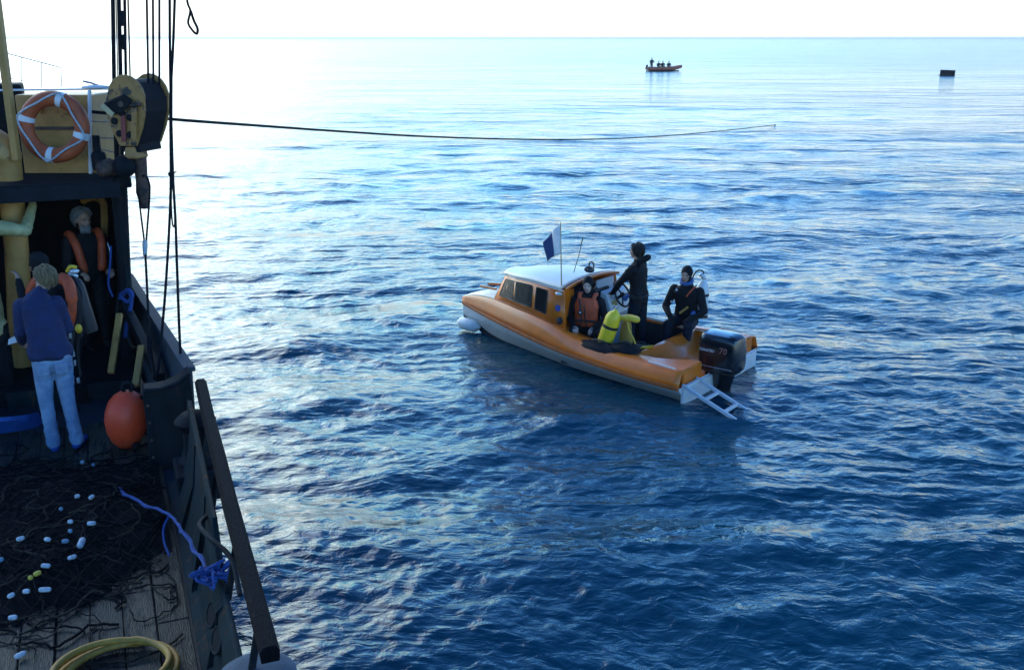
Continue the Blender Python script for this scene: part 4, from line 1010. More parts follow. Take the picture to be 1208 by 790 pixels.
class Body:
    """Closed pieces that are melted into one continuous surface; each face then takes the cloth or skin of the piece nearest to it."""
    def __init__(s): s.mb = MB(); s.seg = []
    def limb(s, a, ra, b_, rb, lab, mid=None):
        a, b_ = Vector(a), Vector(b_); n = 5; pts = [a + (b_ - a) * i / n for i in range(n + 1)]
        rs = [ra + (rb - ra) * i / n for i in range(n + 1)]
        if mid: rs = [r + mid * math.sin(math.pi * i / n) for i, r in enumerate(rs)]
        s.mb.tube(pts, rs, 12); s.mb.ball(a, ra, 12, 8); s.mb.ball(b_, rb, 12, 8); s.seg.append((a, b_, ra, rb, lab))
    def ell(s, c, r, R, lab):
        s.mb.ball(c, r, 16, 11, R); s.seg.append((Vector(c), Vector(c), min(r), min(r), lab))
    def torso(s, rings, R, lab):
        """rings: (centre, half width, half depth)"""
        rr = []
        for c, w, d in rings:
            c = Vector(c); rr.append([c + R @ Vector((d * math.copysign(abs(math.cos(a)) ** .8, math.cos(a)), w * math.copysign(abs(math.sin(a)) ** .8, math.sin(a)), 0)) for a in np.linspace(0, 2 * math.pi, 21)[:-1]])
        s.mb.loft(rr, close=True, cap=True)
        for (c0, w0, d0), (c1, w1, d1) in zip(rings[:-1], rings[1:]):
            for k in (-.45, 0, .45):
                s.seg.append((Vector(c0) + R @ Vector((0, w0 * k, 0)), Vector(c1) + R @ Vector((0, w1 * k, 0)), d0 * .95, d1 * .95, lab))
    def hand(s, wrist, d, palm_n, side, curl, lab, size=1.0):
        """palm, four fingers of different lengths and a thumb; curl 0 flat to 1 fist"""
        d = Vector(d).normalized(); n_ = Vector(palm_n); n_ = (n_ - d * n_.dot(d)).normalized(); x = d.cross(n_) * side
        k = size; w = Vector(wrist)
        pc = w + d * .045 * k
        R = Matrix((d, x, n_)).transposed()
        s.ell(pc, (.052 * k, .040 * k, .018 * k), R, lab)
        for i, (off, L) in enumerate(((-.029, .068), (-.010, .078), (.010, .073), (.028, .056))):
            p0 = w + d * .082 * k + x * off * k
            a1 = curl * 1.0 + .12; a2 = curl * 2.2 + .2
            p1 = p0 + (d * math.cos(a1) + n_ * math.sin(a1)) * L * .5 * k + x * off * .12 * k
            p2 = p1 + (d * math.cos(a2) + n_ * math.sin(a2)) * L * .5 * k
            s.limb(p0, .0105 * k, p1, .0095 * k, lab); s.limb(p1, .0095 * k, p2, .008 * k, lab)
        t0 = w + d * .03 * k - x * .030 * k; t1 = t0 + (d * .7 - x * .6 + n_ * .35).normalized() * .038 * k; t2 = t1 + (d * .8 - x * (.15 - .5 * curl) + n_ * (.3 + .6 * curl)).normalized() * .03 * k
        s.limb(t0, .014 * k, t1, .011 * k, lab); s.limb(t1, .011 * k, t2, .009 * k, lab)
    def head(s, c, fwd, up, lab, k=1.0, hood=None):
        R = frame(fwd, up); c = Vector(c); P = lambda x, y, z: c + R @ Vector((x * k, y * k, z * k))
        s.ell(P(-.012, 0, .022), (.095 * k, .076 * k, .093 * k), R, lab)
        s.ell(P(.022, 0, -.035), (.068 * k, .060 * k, .082 * k), R, lab)
        s.ell(P(.052, 0, -.088), (.032 * k, .034 * k, .024 * k), R, lab)                 # chin
        s.limb(P(.080, 0, .006), .010 * k, P(.100, 0, -.034), .0145 * k, lab)             # nose
        for sg in (1, -1):
            s.ell(P(.066, sg * .034, .020), (.022 * k, .026 * k, .012 * k), R, lab)       # brow
            s.ell(P(.056, sg * .042, -.028), (.024 * k, .020 * k, .022 * k), R, lab)      # cheek
            if not hood: s.ell(P(-.008, sg * .078, -.012), (.022 * k, .012 * k, .034 * k), R, lab)
        s.ell(P(.080, 0, -.060), (.016 * k, .026 * k, .012 * k), R, lab)                  # mouth
        if hood:
            s.ell(P(-.022, 0, .020), (.104 * k, .087 * k, .108 * k), R, hood)
            s.ell(P(-.020, 0, -.060), (.074 * k, .070 * k, .075 * k), R, hood)
        s.hd = (c, R, k)
    def foot(s, ankle, d, lab, L=.25, up=(0, 0, 1)):
        d = Vector(d).normalized(); a = Vector(ankle); u = Vector(up)
        s.limb(a - u * .045 - d * .03, .045, a - u * .05 + d * (L - .10), .038, lab); s.limb(a - u * .05 + d * (L - .11), .04, a - u * .06 + d * (L - .06), .03, lab)
    def build(s, parent, mats, voxel=.009, fold=(), hooded=None, face='skin', smooth_it=4, name='body'):
        """mats: label -> material; fold: labels whose cloth is rumpled"""
        tmp = s.mb.build('tmp_body', list(mats.values())[0], None)
        md = tmp.modifiers.new('melt', 'REMESH'); md.mode = 'VOXEL'; md.voxel_size = voxel
        sm = tmp.modifiers.new('relax', 'SMOOTH'); sm.iterations = smooth_it; sm.factor = .5
        me = bpy.data.meshes.new_from_object(tmp.evaluated_get(bpy.context.evaluated_depsgraph_get())); bpy.data.objects.remove(tmp)
        me.name = name
        n = len(me.vertices); co = np.empty(n * 3); me.vertices.foreach_get('co', co); co = co.reshape(-1, 3)
        labs = list(mats); best = np.full(n, 1e9); lab = np.zeros(n, int)
        for a, b_, ra, rb, L in s.seg:
            a = np.array(a); d = np.array(b_) - a; dd = d @ d
            t = np.clip(((co - a) @ d) / dd, 0, 1) if dd > 1e-12 else np.zeros(n)
            dist = np.linalg.norm(co - a - t[:, None] * d, axis=1) - (ra + (rb - ra) * t)
            m_ = dist < best; best[m_] = dist[m_]; lab[m_] = labs.index(L)
        if hooded:
            c, R, k = s.hd; q = (co - np.array(c)) @ np.array(R) / k
            h = (np.linalg.norm(q, axis=1) < .2) & np.isin(lab, [labs.index(face), labs.index(hooded)])
            fc = h & (q[:, 0] > .030) & ((q[:, 1] / .055) ** 2 + ((q[:, 2] + .022) / .078) ** 2 < 1)
            lab[h] = labs.index(hooded); lab[fc] = labs.index(face)
        if fold:
            nm = np.empty(n * 3); me.vertices.foreach_get('normal', nm); nm = nm.reshape(-1, 3)
            w = np.isin(lab, [labs.index(f) for f in fold]).astype(float)
            x, y, z = co.T
            f = np.sin(z * 46 + 7 * np.sin(x * 11 + 1) + 5 * np.sin(y * 13)) * .6 + np.sin(z * 83 - x * 37 + 4 * np.sin(y * 19 + z * 9)) * .4
            co += nm * (w * f * .0048 * (.5 + .5 * np.sin(z * 9 + x * 7)))[:, None]
            me.vertices.foreach_set('co', co.ravel())
        me.materials.clear()
        for L in labs: me.materials.append(mats[L])
        vi = np.empty(len(me.loops), int); me.loops.foreach_get('vertex_index', vi)
        ls = np.empty(len(me.polygons), int); me.polygons.foreach_get('loop_start', ls)
        me.polygons.foreach_set('material_index', lab[vi[ls]].astype(np.int32))
        me.polygons.foreach_set('use_smooth', np.ones(len(me.polygons), bool)); me.update()
        return new_obj(name, me, parent)
    def face_bits(s, parent):
        c, R, k = s.hd
        for sg in (1, -1):
            MB().ball(c + R @ Vector((.0715 * k, sg * .032 * k, .002 * k)), (.012 * k, .014 * k, .008 * k), 8, 6, R).build('eye', M_eye, parent, smooth=180)
        MB().ball(c + R @ Vector((.088 * k, 0, -.060 * k)), (.010 * k, .024 * k, .006 * k), 8, 6, R).build('mouth', M_lip, parent, smooth=180)
    def hair(s, parent, m, pts, name='hair', seed=1, n=230, r=.0065):
        """locks of hair over the skull: pts(u, v) style test in head coordinates"""
        c, R, k = s.hd; rr = random.Random(seed); b = MB()
        for i in range(n):
            while True:
                v = Vector((rr.gauss(0, 1), rr.gauss(0, 1), rr.gauss(0, 1))).normalized()
                if pts(v): break
            p0 = Vector((-.014 + v.x * .099, v.y * .080, .022 + v.z * .098))
            g = Vector((-.25 - .2 * rr.random(), v.y * .8, -1.0)); t = (g - v * g.dot(v)).normalized(); L = rr.uniform(.05, .09)
            q = [p0, p0 + t * L * .5 + v * .012, p0 + t * L - v * .004 + Vector((0, 0, -.012))]
            b.tube([c + R @ (x * k) for x in q], [r, r * 1.05, r * .4], 5)
        b.ball(c + R @ Vector((-.018 * k, 0, .028 * k)), (.094 * k, .078 * k, .094 * k), 14, 9, R)
        return b.build(name, m, parent, smooth=180)

def standard_torso(B, pel, chest, neck, fwd, lab, w=1.0, d=1.0):
    """pelvis, chest and neck base points -> one tapering trunk"""
    pel, chest, neck = Vector(pel), Vector(chest), Vector(neck); R = frame(fwd, chest - pel)
    L = lambda t: pel + (chest - pel) * t
    B.torso([(L(-.22), .10 * w, .09 * d), (L(-.12), .155 * w, .115 * d), (L(.12), .165 * w, .12 * d), (L(.45), .145 * w, .105 * d), (L(.8), .165 * w, .12 * d), (L(1.05), .18 * w, .125 * d), (chest + (neck - chest) * .55, .15 * w, .095 * d), (neck, .06, .06)], R, lab)
    return R

# --- man in jeans on the deck, seen from behind, head turned away to the left
def ship_person(name, label, w, s, z, group=None): return thing(name, label, 'person', ship(w, s, z), SHIP_RZ, group)
pj = ship_person('person', 'person in navy jumper and faded blue jeans standing with back turned on the dark deck', -.60, 10.24, 1.05)
B = Body(); F = Vector((-.12, 1, 0))                         # facing forward and slightly to port; x = starboard, y = forward here
B.limb((-.088, .0, .92), .098, (-.105, -.01, .52), .070, 'jeans', .004); B.limb((-.105, -.01, .52), .070, (-.085, -.06, .09), .068, 'jeans', -.006)
B.limb((.08, .0, .92), .098, (.085, -.01, .52), .070, 'jeans', .004); B.limb((.085, -.01, .52), .070, (.125, -.06, .09), .068, 'jeans', -.006)
B.foot((-.085, -.05, .085), (-.25, 1, 0), 'boot', .27); B.foot((.125, -.05, .085), (.35, 1, 0), 'boot', .27)
B.torso([((-.005, .0, .80), .13, .10), ((-.005, .0, .90), .178, .125), ((0, .0, .96), .172, .12), ((0, .0, .985), .16, .105)], frame(F), 'jeans')
lean = lambda z: Vector((-.01 - .12 * max(0, z - 1.0), .02 + .18 * max(0, z - 1.0), z))
B.torso([(lean(.95), .165, .12), (lean(.99), .190, .135), (lean(1.12), .175, .13), (lean(1.28), .168, .135), (lean(1.40), .17, .13), (lean(1.48), .14, .10), (lean(1.55), .06, .06)], frame(F), 'jumper')
sl, sr = lean(1.42) + Vector((-.15, .02, 0)), lean(1.42) + Vector((.15, 0, 0))
el, wl_ = Vector((-.25, .14, 1.16)), Vector((-.27, .36, 1.02)); er, wr_ = Vector((.155, .16, 1.16)), Vector((.12, .42, 1.08))
B.limb(sl, .082, el, .062, 'jumper'); B.limb(el, .062, wl_, .045, 'jumper'); B.limb(sr, .082, er, .062, 'jumper'); B.limb(er, .062, wr_, .045, 'jumper')
B.hand(wl_ + (wl_ - el).normalized() * .03, wl_ - el, (1, .2, 0), 1, .55, 'skin'); B.hand(wr_ + (wr_ - er).normalized() * .03, wr_ - er, (-1, .2, 0), -1, .5, 'skin')
hc = lean(1.66) + Vector((.10, .06, -.01)); B.limb(lean(1.52), .058, hc + Vector((0, -.01, -.06)), .055, 'skin')
B.head(hc, (-.75, .6, -.28), (-.1, .05, 1), 'skin')
B.build(pj, {'skin': M_skin, 'jeans': M_jeans, 'jumper': M_jumper, 'boot': M_blueboot}, .0075, ('jeans', 'jumper')); B.face_bits(pj)
B.hair(pj, M_hairblond, lambda v: v.z > -.45 and v.x < .42 - .5 * max(0, -v.z) and not (v.x > .2 and v.z < .3), seed=4)
hem = [[lean(z_) + frame(F) @ Vector((r1 * math.cos(a), r2 * math.sin(a), .006 * math.sin(a * 5))) for a in np.linspace(0, 2 * math.pi, 41)[:-1]] for z_, r1, r2 in ((.93, .128, .176), (.925, .148, .196), (.97, .156, .205), (1.02, .154, .203), (1.06, .13, .18))]
MB().loft(hem, close=True).build('jumper_hem', M_jumper, pj, smooth=180)
for x in (-.085, .075):
    MB().prism([(x - .06, -.131, .90), (x + .06, -.131, .90), (x + .055, -.126, .80), (x, -.118, .775), (x - .055, -.126, .80)], (0, -.012, -.002)).build('back_pocket', M_jeans, pj, bevel=.004)
pw = MB().prism([(0, 0, 0), (.16, .02, .03), (.17, .04, .075), (.10, .05, .085), (.01, .02, .05)], (0, .012, 0)).build('card', M_white, None, bevel=.003)
pw.location = ship(-.66 - .34, 10.22 + .42, 1.05 + .98); pw.rotation_euler[2] = SHIP_RZ
tag(pw, 'small white card held low at the left side of the person in jeans', 'card')

# --- grey haired bearded man in the shelter
dz = 1.27
pg = ship_person('person', 'grey haired bearded person with an orange life vest standing in the dark shelter doorway', *(lambda p: (p.x, p.y))(sat(97, 258, d=11.9)), dz)
hz_ = sat(97, 258, d=11.9).z - dz
B = Body(); k = 1; F = Vector((.35, -1, 0)).normalized(); Rg = frame(F)
sz = hz_ / 1.64
zz = lambda z: z * sz
for sx in (-.10, .10):
    B.limb((sx, .02, zz(.88)), .10, (sx * 1.1, 0, zz(.48)), .075, 'suit'); B.limb((sx * 1.1, 0, zz(.48)), .075, (sx * 1.2, .03, zz(.10)), .055, 'suit'); B.foot((sx * 1.2, .03, .085), F, 'suit')
standard_torso(B, (0, .02, zz(.93)), (0, 0, zz(1.33)), (0, 0, zz(1.48)), F, 'suit', 1.08, 1.1)
for sg in (1, -1):
    sh_ = Vector((0, 0, zz(1.38))) + Rg @ Vector((0, sg * .19, 0)); e_ = sh_ + Rg @ Vector((.06, sg * .07, -.27)); w_ = e_ + Rg @ Vector((.2, -sg * .08, -.06))
    B.limb(sh_, .075, e_, .055, 'suit'); B.limb(e_, .055, w_, .04, 'suit'); B.hand(w_, w_ - e_, (0, 0, -1), sg, .5, 'skin')
B.limb((0, 0, zz(1.46)), .058, (0, 0, zz(1.58)), .055, 'skin')
B.head((0, -.01, zz(1.64)), (.62, -.78, -.12), (0, 0, 1), 'skin', 1.08)
B.build(pg, {'skin': M_skin, 'suit': M_neo}, .009, ('suit',)); B.face_bits(pg)
B.hair(pg, M_hairgrey, lambda v: v.z > -.35 and v.x < .5 and not (v.x > .3 and v.z < .45), seed=8, n=260, r=.008)
c, R, k = B.hd; b = MB(); rr = random.Random(9)
for i in range(120):
    a = rr.uniform(-1.3, 1.3); z = rr.uniform(-.105, -.055); p = Vector((.072 * math.cos(a) + .012, .062 * math.sin(a), z)) * k
    b.tube([c + R @ p, c + R @ (p + Vector((.012, 0, -.022))), c + R @ (p + Vector((.008, 0, -.05)))], [.006, .006, .002], 5)
b.build('beard', M_hairgrey, pg, smooth=180)
b = MB()
for sg in (1, -1):
    b.tube(spline([Vector((0, 0, zz(1.36))) + Rg @ Vector(p) for p in ((-.13, sg * .13, -.10), (-.11, sg * .155, .06), (-.0, sg * .165, .095), (.12, sg * .15, .0), (.165, sg * .12, -.2), (.16, sg * .10, -.34))], 5), [.03] + [.05] * 24 + [.035], 10)
b.build('life_vest', M_redvest, pg, smooth=180)
MB().tube(spline([Vector((0, 0, zz(1.36))) + Rg @ Vector(p) for p in ((.06, .235, -.02), (.10, .25, -.16), (.06, .235, -.30))], 5), .012, 6).build('lanyard', M_chrome, pg, smooth=60)

# --- diver in black with cylinder on the back, bending over gear, beside the jeans man
base_d = sat(98, 480, z=1.05)
pd = ship_person('person', 'diver in black suit with orange life jacket and back cylinder standing beside the jeans wearer', base_d.x - .06, base_d.y - .05, 1.05)
B = Body(); F = Vector((-.9, .45, 0)).normalized(); Rg = frame(F)
D_ = lambda f, l, z: Rg @ Vector((f, l, 0)) + Vector((0, 0, z))
for sg in (1, -1):
    B.limb(D_(-.04, sg * .09, .90), .105, D_(.04, sg * .11, .48), .076, 'suit'); B.limb(D_(.04, sg * .11, .48), .076, D_(-.02, sg * .12, .10), .052, 'suit'); B.foot(D_(-.02, sg * .12, .085), F, 'suit')
standard_torso(B, D_(-.03, 0, .95), D_(.10, 0, 1.33), D_(.17, 0, 1.46), F, 'suit', 1.05, 1.05)
for sg in (1, -1):
    sh_ = D_(.12, sg * .19, 1.36); e_ = D_(.22, sg * .26, 1.10); w_ = D_(.42, sg * .15, 1.14)
    if sg == 1: e_ = D_(.30, .22, 1.22); w_ = D_(.36, .16, 1.44)
    B.limb(sh_, .072, e_, .053, 'suit'); B.limb(e_, .053, w_, .038, 'suit'); B.hand(w_, w_ - e_, F if sg == 1 else Vector((0, 0, -1)), sg, .45, 'skin')
B.limb(D_(.17, 0, 1.44), .06, D_(.20, 0, 1.54), .058, 'suit')
B.head(D_(.22, 0, 1.60), F * 1.0 + Vector((0, 0, -.35)), (0, 0, 1), 'skin', 1.0, 'suit')
B.build(pd, {'skin': M_skin, 'suit': M_neo}, .009, ('suit',), hooded='suit'); B.face_bits(pd)
q4d = qz(D_(.12, 0, .62)); c0 = D_(-.24, -.02, .86)
tb = MB(); tb.lathe([(.02, 0), (.085, .01), (.09, .04), (.09, .50), (.07, .57), (.03, .61), (.025, .65)], c0, q4d, 18)
tb.build('back_cylinder', M_rub, pd, smooth=50)
tv = c0 + q4d @ Vector((0, 0, .66))
q = MB(); q.ball(tv, (.04, .035, .035), 10, 7); q.ball(tv + Vector((.03, -.04, .02)), (.05, .03, .03), 10, 7); q.tube([tv + Vector((-.03, -.02, .0)), tv + Vector((.06, -.04, -.04))], .018, 7); q.build('regulator', M_chrome, pd, smooth=180)
MB().tube(spline([tv + Vector((-.04, -.02, .02)), tv + Vector((.0, -.05, .075)), tv + Vector((.06, -.05, .06))], 5), .018, 7).build('yellow_hose', M_yel, pd, smooth=60)
MB().tube(spline([D_(-.06, .12, 1.50), D_(-.17, .17, 1.44), D_(-.21, .21, 1.28), D_(-.19, .22, 1.10), D_(-.12, .20, .96)], 6), [.035] + [.06] * 12 + [.045] * 11 + [.03], 10).build('life_jacket', M_redvest, pd, smooth=180)
MB().tube(spline([D_(.0, .06, 1.5), D_(.12, .15, 1.50), D_(.24, .17, 1.36), D_(.27, .14, 1.2)], 6), [.03] + [.05] * 16 + [.02, .02], 10).build('life_jacket_front', M_redvest, pd, smooth=180)
MB().tube(spline([tv, D_(-.30, .16, 1.3), D_(-.26, .22, 1.0), D_(-.2, .2, .7), D_(-.2, .2, .45)], 6), .014, 6).build('regulator_hose', M_rub, pd, smooth=60)
for z, l in ((.98, .23), (.90, .235), (.70, .22), (.60, .21), (.40, .19)): MB().box(D_(-.16, l, z), (.02, .03, .06), Matrix.Rotation(z * 5, 3, 'Z')).build('buckle', M_chrome, pd, bevel=.005)
MB().ball(D_(-.26, .24, .98), (.035, .03, .05), 10, 7).build('yellow_mouthpiece', M_yel, pd, smooth=180)
for sg in (.34, -.3): MB().tube([D_(-.26 + .02, sg * .3 + .06, 1.12), D_(-.20, sg * .3 + .2, .84)], .012, 6).build('harness_strap', M_strap, pd)

# --- person in a pale oilskin at the frame edge, one arm raised to the shelter beam
hp = sat(38, 238, d=11.05); ep = sat(30, 272, d=10.7); sp = sat(-8, 268, d=10.55)
po = ship_person('person', 'person in pale oilskin cut off by the photo edge reaching up to the shelter beam', sp.x - .20, sp.y + .05, 1.05)
o_ = Vector((sp.x - .20, sp.y + .05, 1.05)); B = Body(); F = Vector((.2, .98, 0)); Rg = frame(F); zs = (sp.z - 1.05)
for sg in (1, -1):
    B.limb(Rg @ Vector((0, sg * .10, .88)), .11, Rg @ Vector((0, sg * .12, .48)), .09, 'trs'); B.limb(Rg @ Vector((0, sg * .12, .48)), .09, Rg @ Vector((0, sg * .13, .10)), .075, 'trs'); B.foot(Rg @ Vector((0, sg * .13, .085)), F, 'boot')
standard_torso(B, (0, 0, .95), (0, .02, zs - .06), (0, .03, zs + .10), F, 'oil', 1.1, 1.15)
B.limb(sp - o_, .085, ep - o_, .065, 'oil'); B.limb(ep - o_, .065, hp - o_ - Vector((0, 0, .04)), .045, 'oil')
B.hand(hp - o_ - Vector((0, 0, .03)), Vector((.05, .2, 1)), F, -1, .6, 'skin')
s2 = Vector((0, 0, zs)) + Rg @ Vector((0, .22, 0)); e2 = s2 + Rg @ Vector((.05, .06, -.28)); w2 = e2 + Rg @ Vector((.22, -.02, -.05))
B.limb(s2, .085, e2, .065, 'oil'); B.limb(e2, .065, w2, .045, 'oil'); B.hand(w2, w2 - e2, (0, 0, -1), 1, .4, 'skin')
B.limb((0, .03, zs + .07), .06, (0, .04, zs + .2), .055, 'skin'); B.head((0, .05, zs + .27), F, (0, 0, 1), 'skin')
B.build(po, {'skin': M_skinp, 'oil': M_oil, 'trs': M_darkin, 'boot': M_rub}, .009, ('oil', 'trs')); B.face_bits(po)
B.hair(po, M_hairdark, lambda v: v.z > -.4 and v.x < .45, seed=3, n=160)

# --- three divers in the motorboat (boat coordinates: x forward, y port)
def boat_person(label, x, y, z): return thing('person', label, 'person', boat(x, y, z), BOAT_RZ)
CAMDIR = (Matrix.Rotation(-BOAT_RZ, 3, 'Z') @ (Vector((0, 0, 0)) - BOAT_O)); CAMDIR.z = 0; CAMDIR.normalize()     # towards the trawler, in boat coordinates

# seated on the port side, facing the trawler
ps = boat_person('diver in black hood and red orange vest sitting behind the motorboat cabin', 2.06, .38, .06)
B = Body(); F = (CAMDIR + Vector((.10, 0, 0))).normalized(); Rg = frame(F); D_ = lambda f, l, z: Rg @ Vector((f, l, 0)) + Vector((0, 0, z))
hz0 = .50
for sg in (1, -1):
    h_ = D_(0, sg * .09, hz0); kn = D_(.29, sg * .16, hz0 + .05); an = D_(.20, sg * .14, .13)
    B.limb(h_, .10, kn, .075, 'suit'); B.limb(kn, .075, an, .052, 'suit'); B.foot(an, F, 'suit', .20)
standard_torso(B, D_(.0, 0, hz0 + .06), D_(.03, 0, hz0 + .44), D_(.03, 0, hz0 + .58), F, 'suit', 1.08, 1.08)
for sg in (1, -1):
    sh_ = D_(.03, sg * .195, hz0 + .48); e_ = D_(.06, sg * .29, hz0 + .22); w_ = D_(.27, sg * .17, hz0 + .13)
    B.limb(sh_, .072, e_, .056, 'suit'); B.limb(e_, .056, w_, .040, 'suit'); B.hand(w_, D_(.6, -sg * .5, -.35), D_(.1, -sg * .3, -1), sg, .5, 'skin')
B.limb(D_(.03, 0, hz0 + .55), .062, D_(.04, 0, hz0 + .68), .060, 'suit')
B.head(D_(.055, 0, hz0 + .735), F + Vector((-.12, .05, -.08)), (0, 0, 1), 'skin', 1.03, 'suit')
B.build(ps, {'skin': M_skinp, 'suit': M_neo}, .008, ('suit',), hooded='suit'); B.face_bits(ps)
b = MB(); rings = []
for z, w_, d_ in ((.10, .165, .135), (.14, .185, .15), (.30, .18, .15), (.42, .19, .155), (.50, .165, .14), (.545, .115, .11)):
    rings.append([D_(.025 + d_ * math.copysign(abs(math.cos(a)) ** .75, math.cos(a)) + .006 * math.sin(z * 60 + a * 3), w_ * math.copysign(abs(math.sin(a)) ** .75, math.sin(a)), hz0 + z) for a in np.linspace(-1.12, 1.12, 17)])
b.loft(rings, close=False); b.build('vest', M_redvest, ps, smooth=60, solid=.03)
b = MB()
for sg in (1, -1): b.tube(spline([D_(.15, sg * .10, hz0 + .45), D_(.09, sg * .115, hz0 + .58), D_(-.03, sg * .12, hz0 + .57)], 5), .035, 8)
b.build('vest_collar', M_redvest, ps, smooth=180)
MB().tube(spline([D_(.19, .03, hz0 + .10), D_(.20, .0, hz0 + .26), D_(.185, -.02, hz0 + .45)], 5), .010, 6).build('zip', M_strap, ps)
MB().tube(spline([D_(.02, -.16, hz0 + .62), D_(.17, -.10, hz0 + .50), D_(.215, -.06, hz0 + .30), D_(.20, -.08, hz0 + .06)], 5), .013, 6).build('hose', M_rub, ps, smooth=60)
MB().ball(D_(.215, -.07, hz0 + .33), (.035, .035, .04), 10, 7).build('regulator', M_rub, ps, smooth=180)
MB().ball(D_(.245, -.07, hz0 + .34), (.016, .016, .018), 8, 6).build('regulator_cap', M_chrome, ps, smooth=180)
MB().tube([D_(.19, sg_, hz0 + .20) for sg_ in np.linspace(-.16, .16, 7)], .016, 6).build('waist_strap', M_strap, ps)
q = MB(); q.ball(D_(-.08, .10, hz0 + .62), (.05, .05, .06), 10, 7); q.build('tank_valve', M_rub, ps, smooth=180)
b = MB(); b.lathe([(.02, 0), (.085, .01), (.09, .05), (.09, .52), (.07, .58), (.03, .62)], D_(-.17, 0, hz0 + .0), Quaternion(), 16); b.build('back_cylinder', M_rub, ps, smooth=50)

# standing at the wheel, seen from the side
ph = boat_person('dark haired diver in black standing at the steering wheel of the motorboat', 1.64, -.38, .08)
B = Body(); F = Vector((1, .08, 0)).normalized(); Rg = frame(F); D_ = lambda f, l, z: Rg @ Vector((f, l, 0)) + Vector((0, 0, z))
for sg in (1, -1):
    B.limb(D_(-.02, sg * .09, .90), .105, D_(.02 + .05 * sg, sg * .11, .48), .078, 'legs'); B.limb(D_(.02 + .05 * sg, sg * .11, .48), .078, D_(-.03 + .05 * sg, sg * .12, .10), .054, 'legs'); B.foot(D_(-.03 + .05 * sg, sg * .12, .085), F, 'suit')
standard_torso(B, D_(-.02, 0, .94), D_(.02, 0, 1.34), D_(.02, 0, 1.49), F, 'suit', 1.08, 1.1)
for sg in (1, -1):
    sh_ = D_(.03, sg * .19, 1.39); e_ = D_(.20, sg * .22, 1.18); w_ = D_(.37, sg * .13, 1.02 if sg < 0 else .97)
    if sg < 0: e_ = D_(.22, -.22, 1.2); w_ = D_(.40, -.14, 1.10)
    B.limb(sh_, .073, e_, .056, 'suit'); B.limb(e_, .056, w_, .040, 'suit'); B.hand(w_, D_(.7, -sg * .2, -.2), D_(.2, -sg * .2, -1), sg, .85, 'skin')
B.limb(D_(.02, 0, 1.46), .06, D_(.035, 0, 1.58), .058, 'skin')
B.head(D_(.05, 0, 1.655), F, (0, 0, 1), 'skin', 1.03)
B.build(ph, {'skin': M_skin, 'suit': M_neo, 'legs': M_neob}, .008, ('suit', 'legs')); B.face_bits(ph)
B.hair(ph, M_hairdark, lambda v: v.z > -.62 and v.x < .45 - .3 * max(0, -v.z) and not (v.x > .32 and v.z < .35), seed=2, n=280, r=.009)
MB().tube(spline([D_(-.03, .12, 1.50), D_(-.12, .06, 1.56), D_(-.14, 0, 1.57), D_(-.12, -.06, 1.56), D_(-.03, -.12, 1.50)], 5), .05, 9).build('hood_collar', M_neo, ph, smooth=180)
MB().ball(D_(.14, .15, .92), (.04, .05, .05), 10, 7).build('belt_buckle', M_bluetrim, ph, smooth=180)
MB().tube([D_(-.01 + .135 * math.cos(a), .175 * math.sin(a), .96) for a in np.linspace(0, 2 * math.pi, 25)[:-1]], .022, 7, closed=True).build('weight_belt', M_strap, ph, smooth=180)
for a in (.9, 1.6, 2.3): MB().box(D_(-.01 + .15 * math.cos(a), .19 * math.sin(a), .96), (.06, .04, .06), Matrix.Rotation(a, 3, 'Z')).build('weight', M_bluetrim if a < 1 else M_strap, ph, bevel=.008)

# at the stern quarter on the far side, cylinder on the back
pt_ = boat_person('hooded diver in black with white back cylinder sitting at the far stern of the motorboat', 1.02, -.84, .12)
B = Body(); F = (CAMDIR + Vector((.32, 0, 0))).normalized(); Rg = frame(F); D_ = lambda f, l, z: Rg @ Vector((f, l, 0)) + Vector((0, 0, z)); hz0 = .52
for sg in (1, -1):
    h_ = D_(0, sg * .10, hz0); kn = D_(.34, sg * .17, hz0 - .02); an = D_(.40, sg * .15, .10)
    B.limb(h_, .105, kn, .08, 'legs'); B.limb(kn, .08, an, .056, 'legs'); B.foot(an, F, 'suit', .24)
standard_torso(B, D_(.0, 0, hz0 + .06), D_(.04, 0, hz0 + .44), D_(.05, 0, hz0 + .59), F, 'suit', 1.15, 1.15)
for sg in (1, -1):
    sh_ = D_(.03, sg * .205, hz0 + .48); e_ = D_(.08, sg * .32, hz0 + .20); w_ = D_(.28, sg * .16, hz0 + .10)
    B.limb(sh_, .08, e_, .06, 'suit'); B.limb(e_, .06, w_, .043, 'suit'); B.hand(w_, D_(.6, -sg * .5, -.3), D_(.1, -sg * .3, -1), sg, .5, 'suit')
B.limb(D_(.05, 0, hz0 + .56), .066, D_(.06, 0, hz0 + .69), .062, 'suit')
B.head(D_(.075, 0, hz0 + .75), F + Vector((-.05, .0, -.10)), (0, 0, 1), 'skin', 1.05, 'suit')
B.build(pt_, {'skin': M_skin, 'suit': M_neo, 'legs': M_neob}, .008, ('suit', 'legs'), hooded='suit'); B.face_bits(pt_)
MB().tube([D_(.06 + .085 * math.cos(a), .085 * math.sin(a), hz0 + .635 - .03 * math.cos(a)) for a in np.linspace(0, 2 * math.pi, 21)[:-1]], .028, 8, closed=True).build('neck_seal', M_bluetrim, pt_, smooth=180)
LT = -.22 if D_(0, 1, 0).x > 0 else .22
side_l = 1 if D_(0, 1, 0).x < 0 else -1                        # the side that lies towards the stern
bc = D_(-.14, side_l * .20, hz0 + .02)
b = MB(); b.lathe([(.02, 0), (.085, .01), (.092, .05), (.092, .50), (.07, .57), (.03, .61), (.025, .65)], bc, Quaternion(), 18); b.build('back_cylinder', M_wtank, pt_, smooth=50)
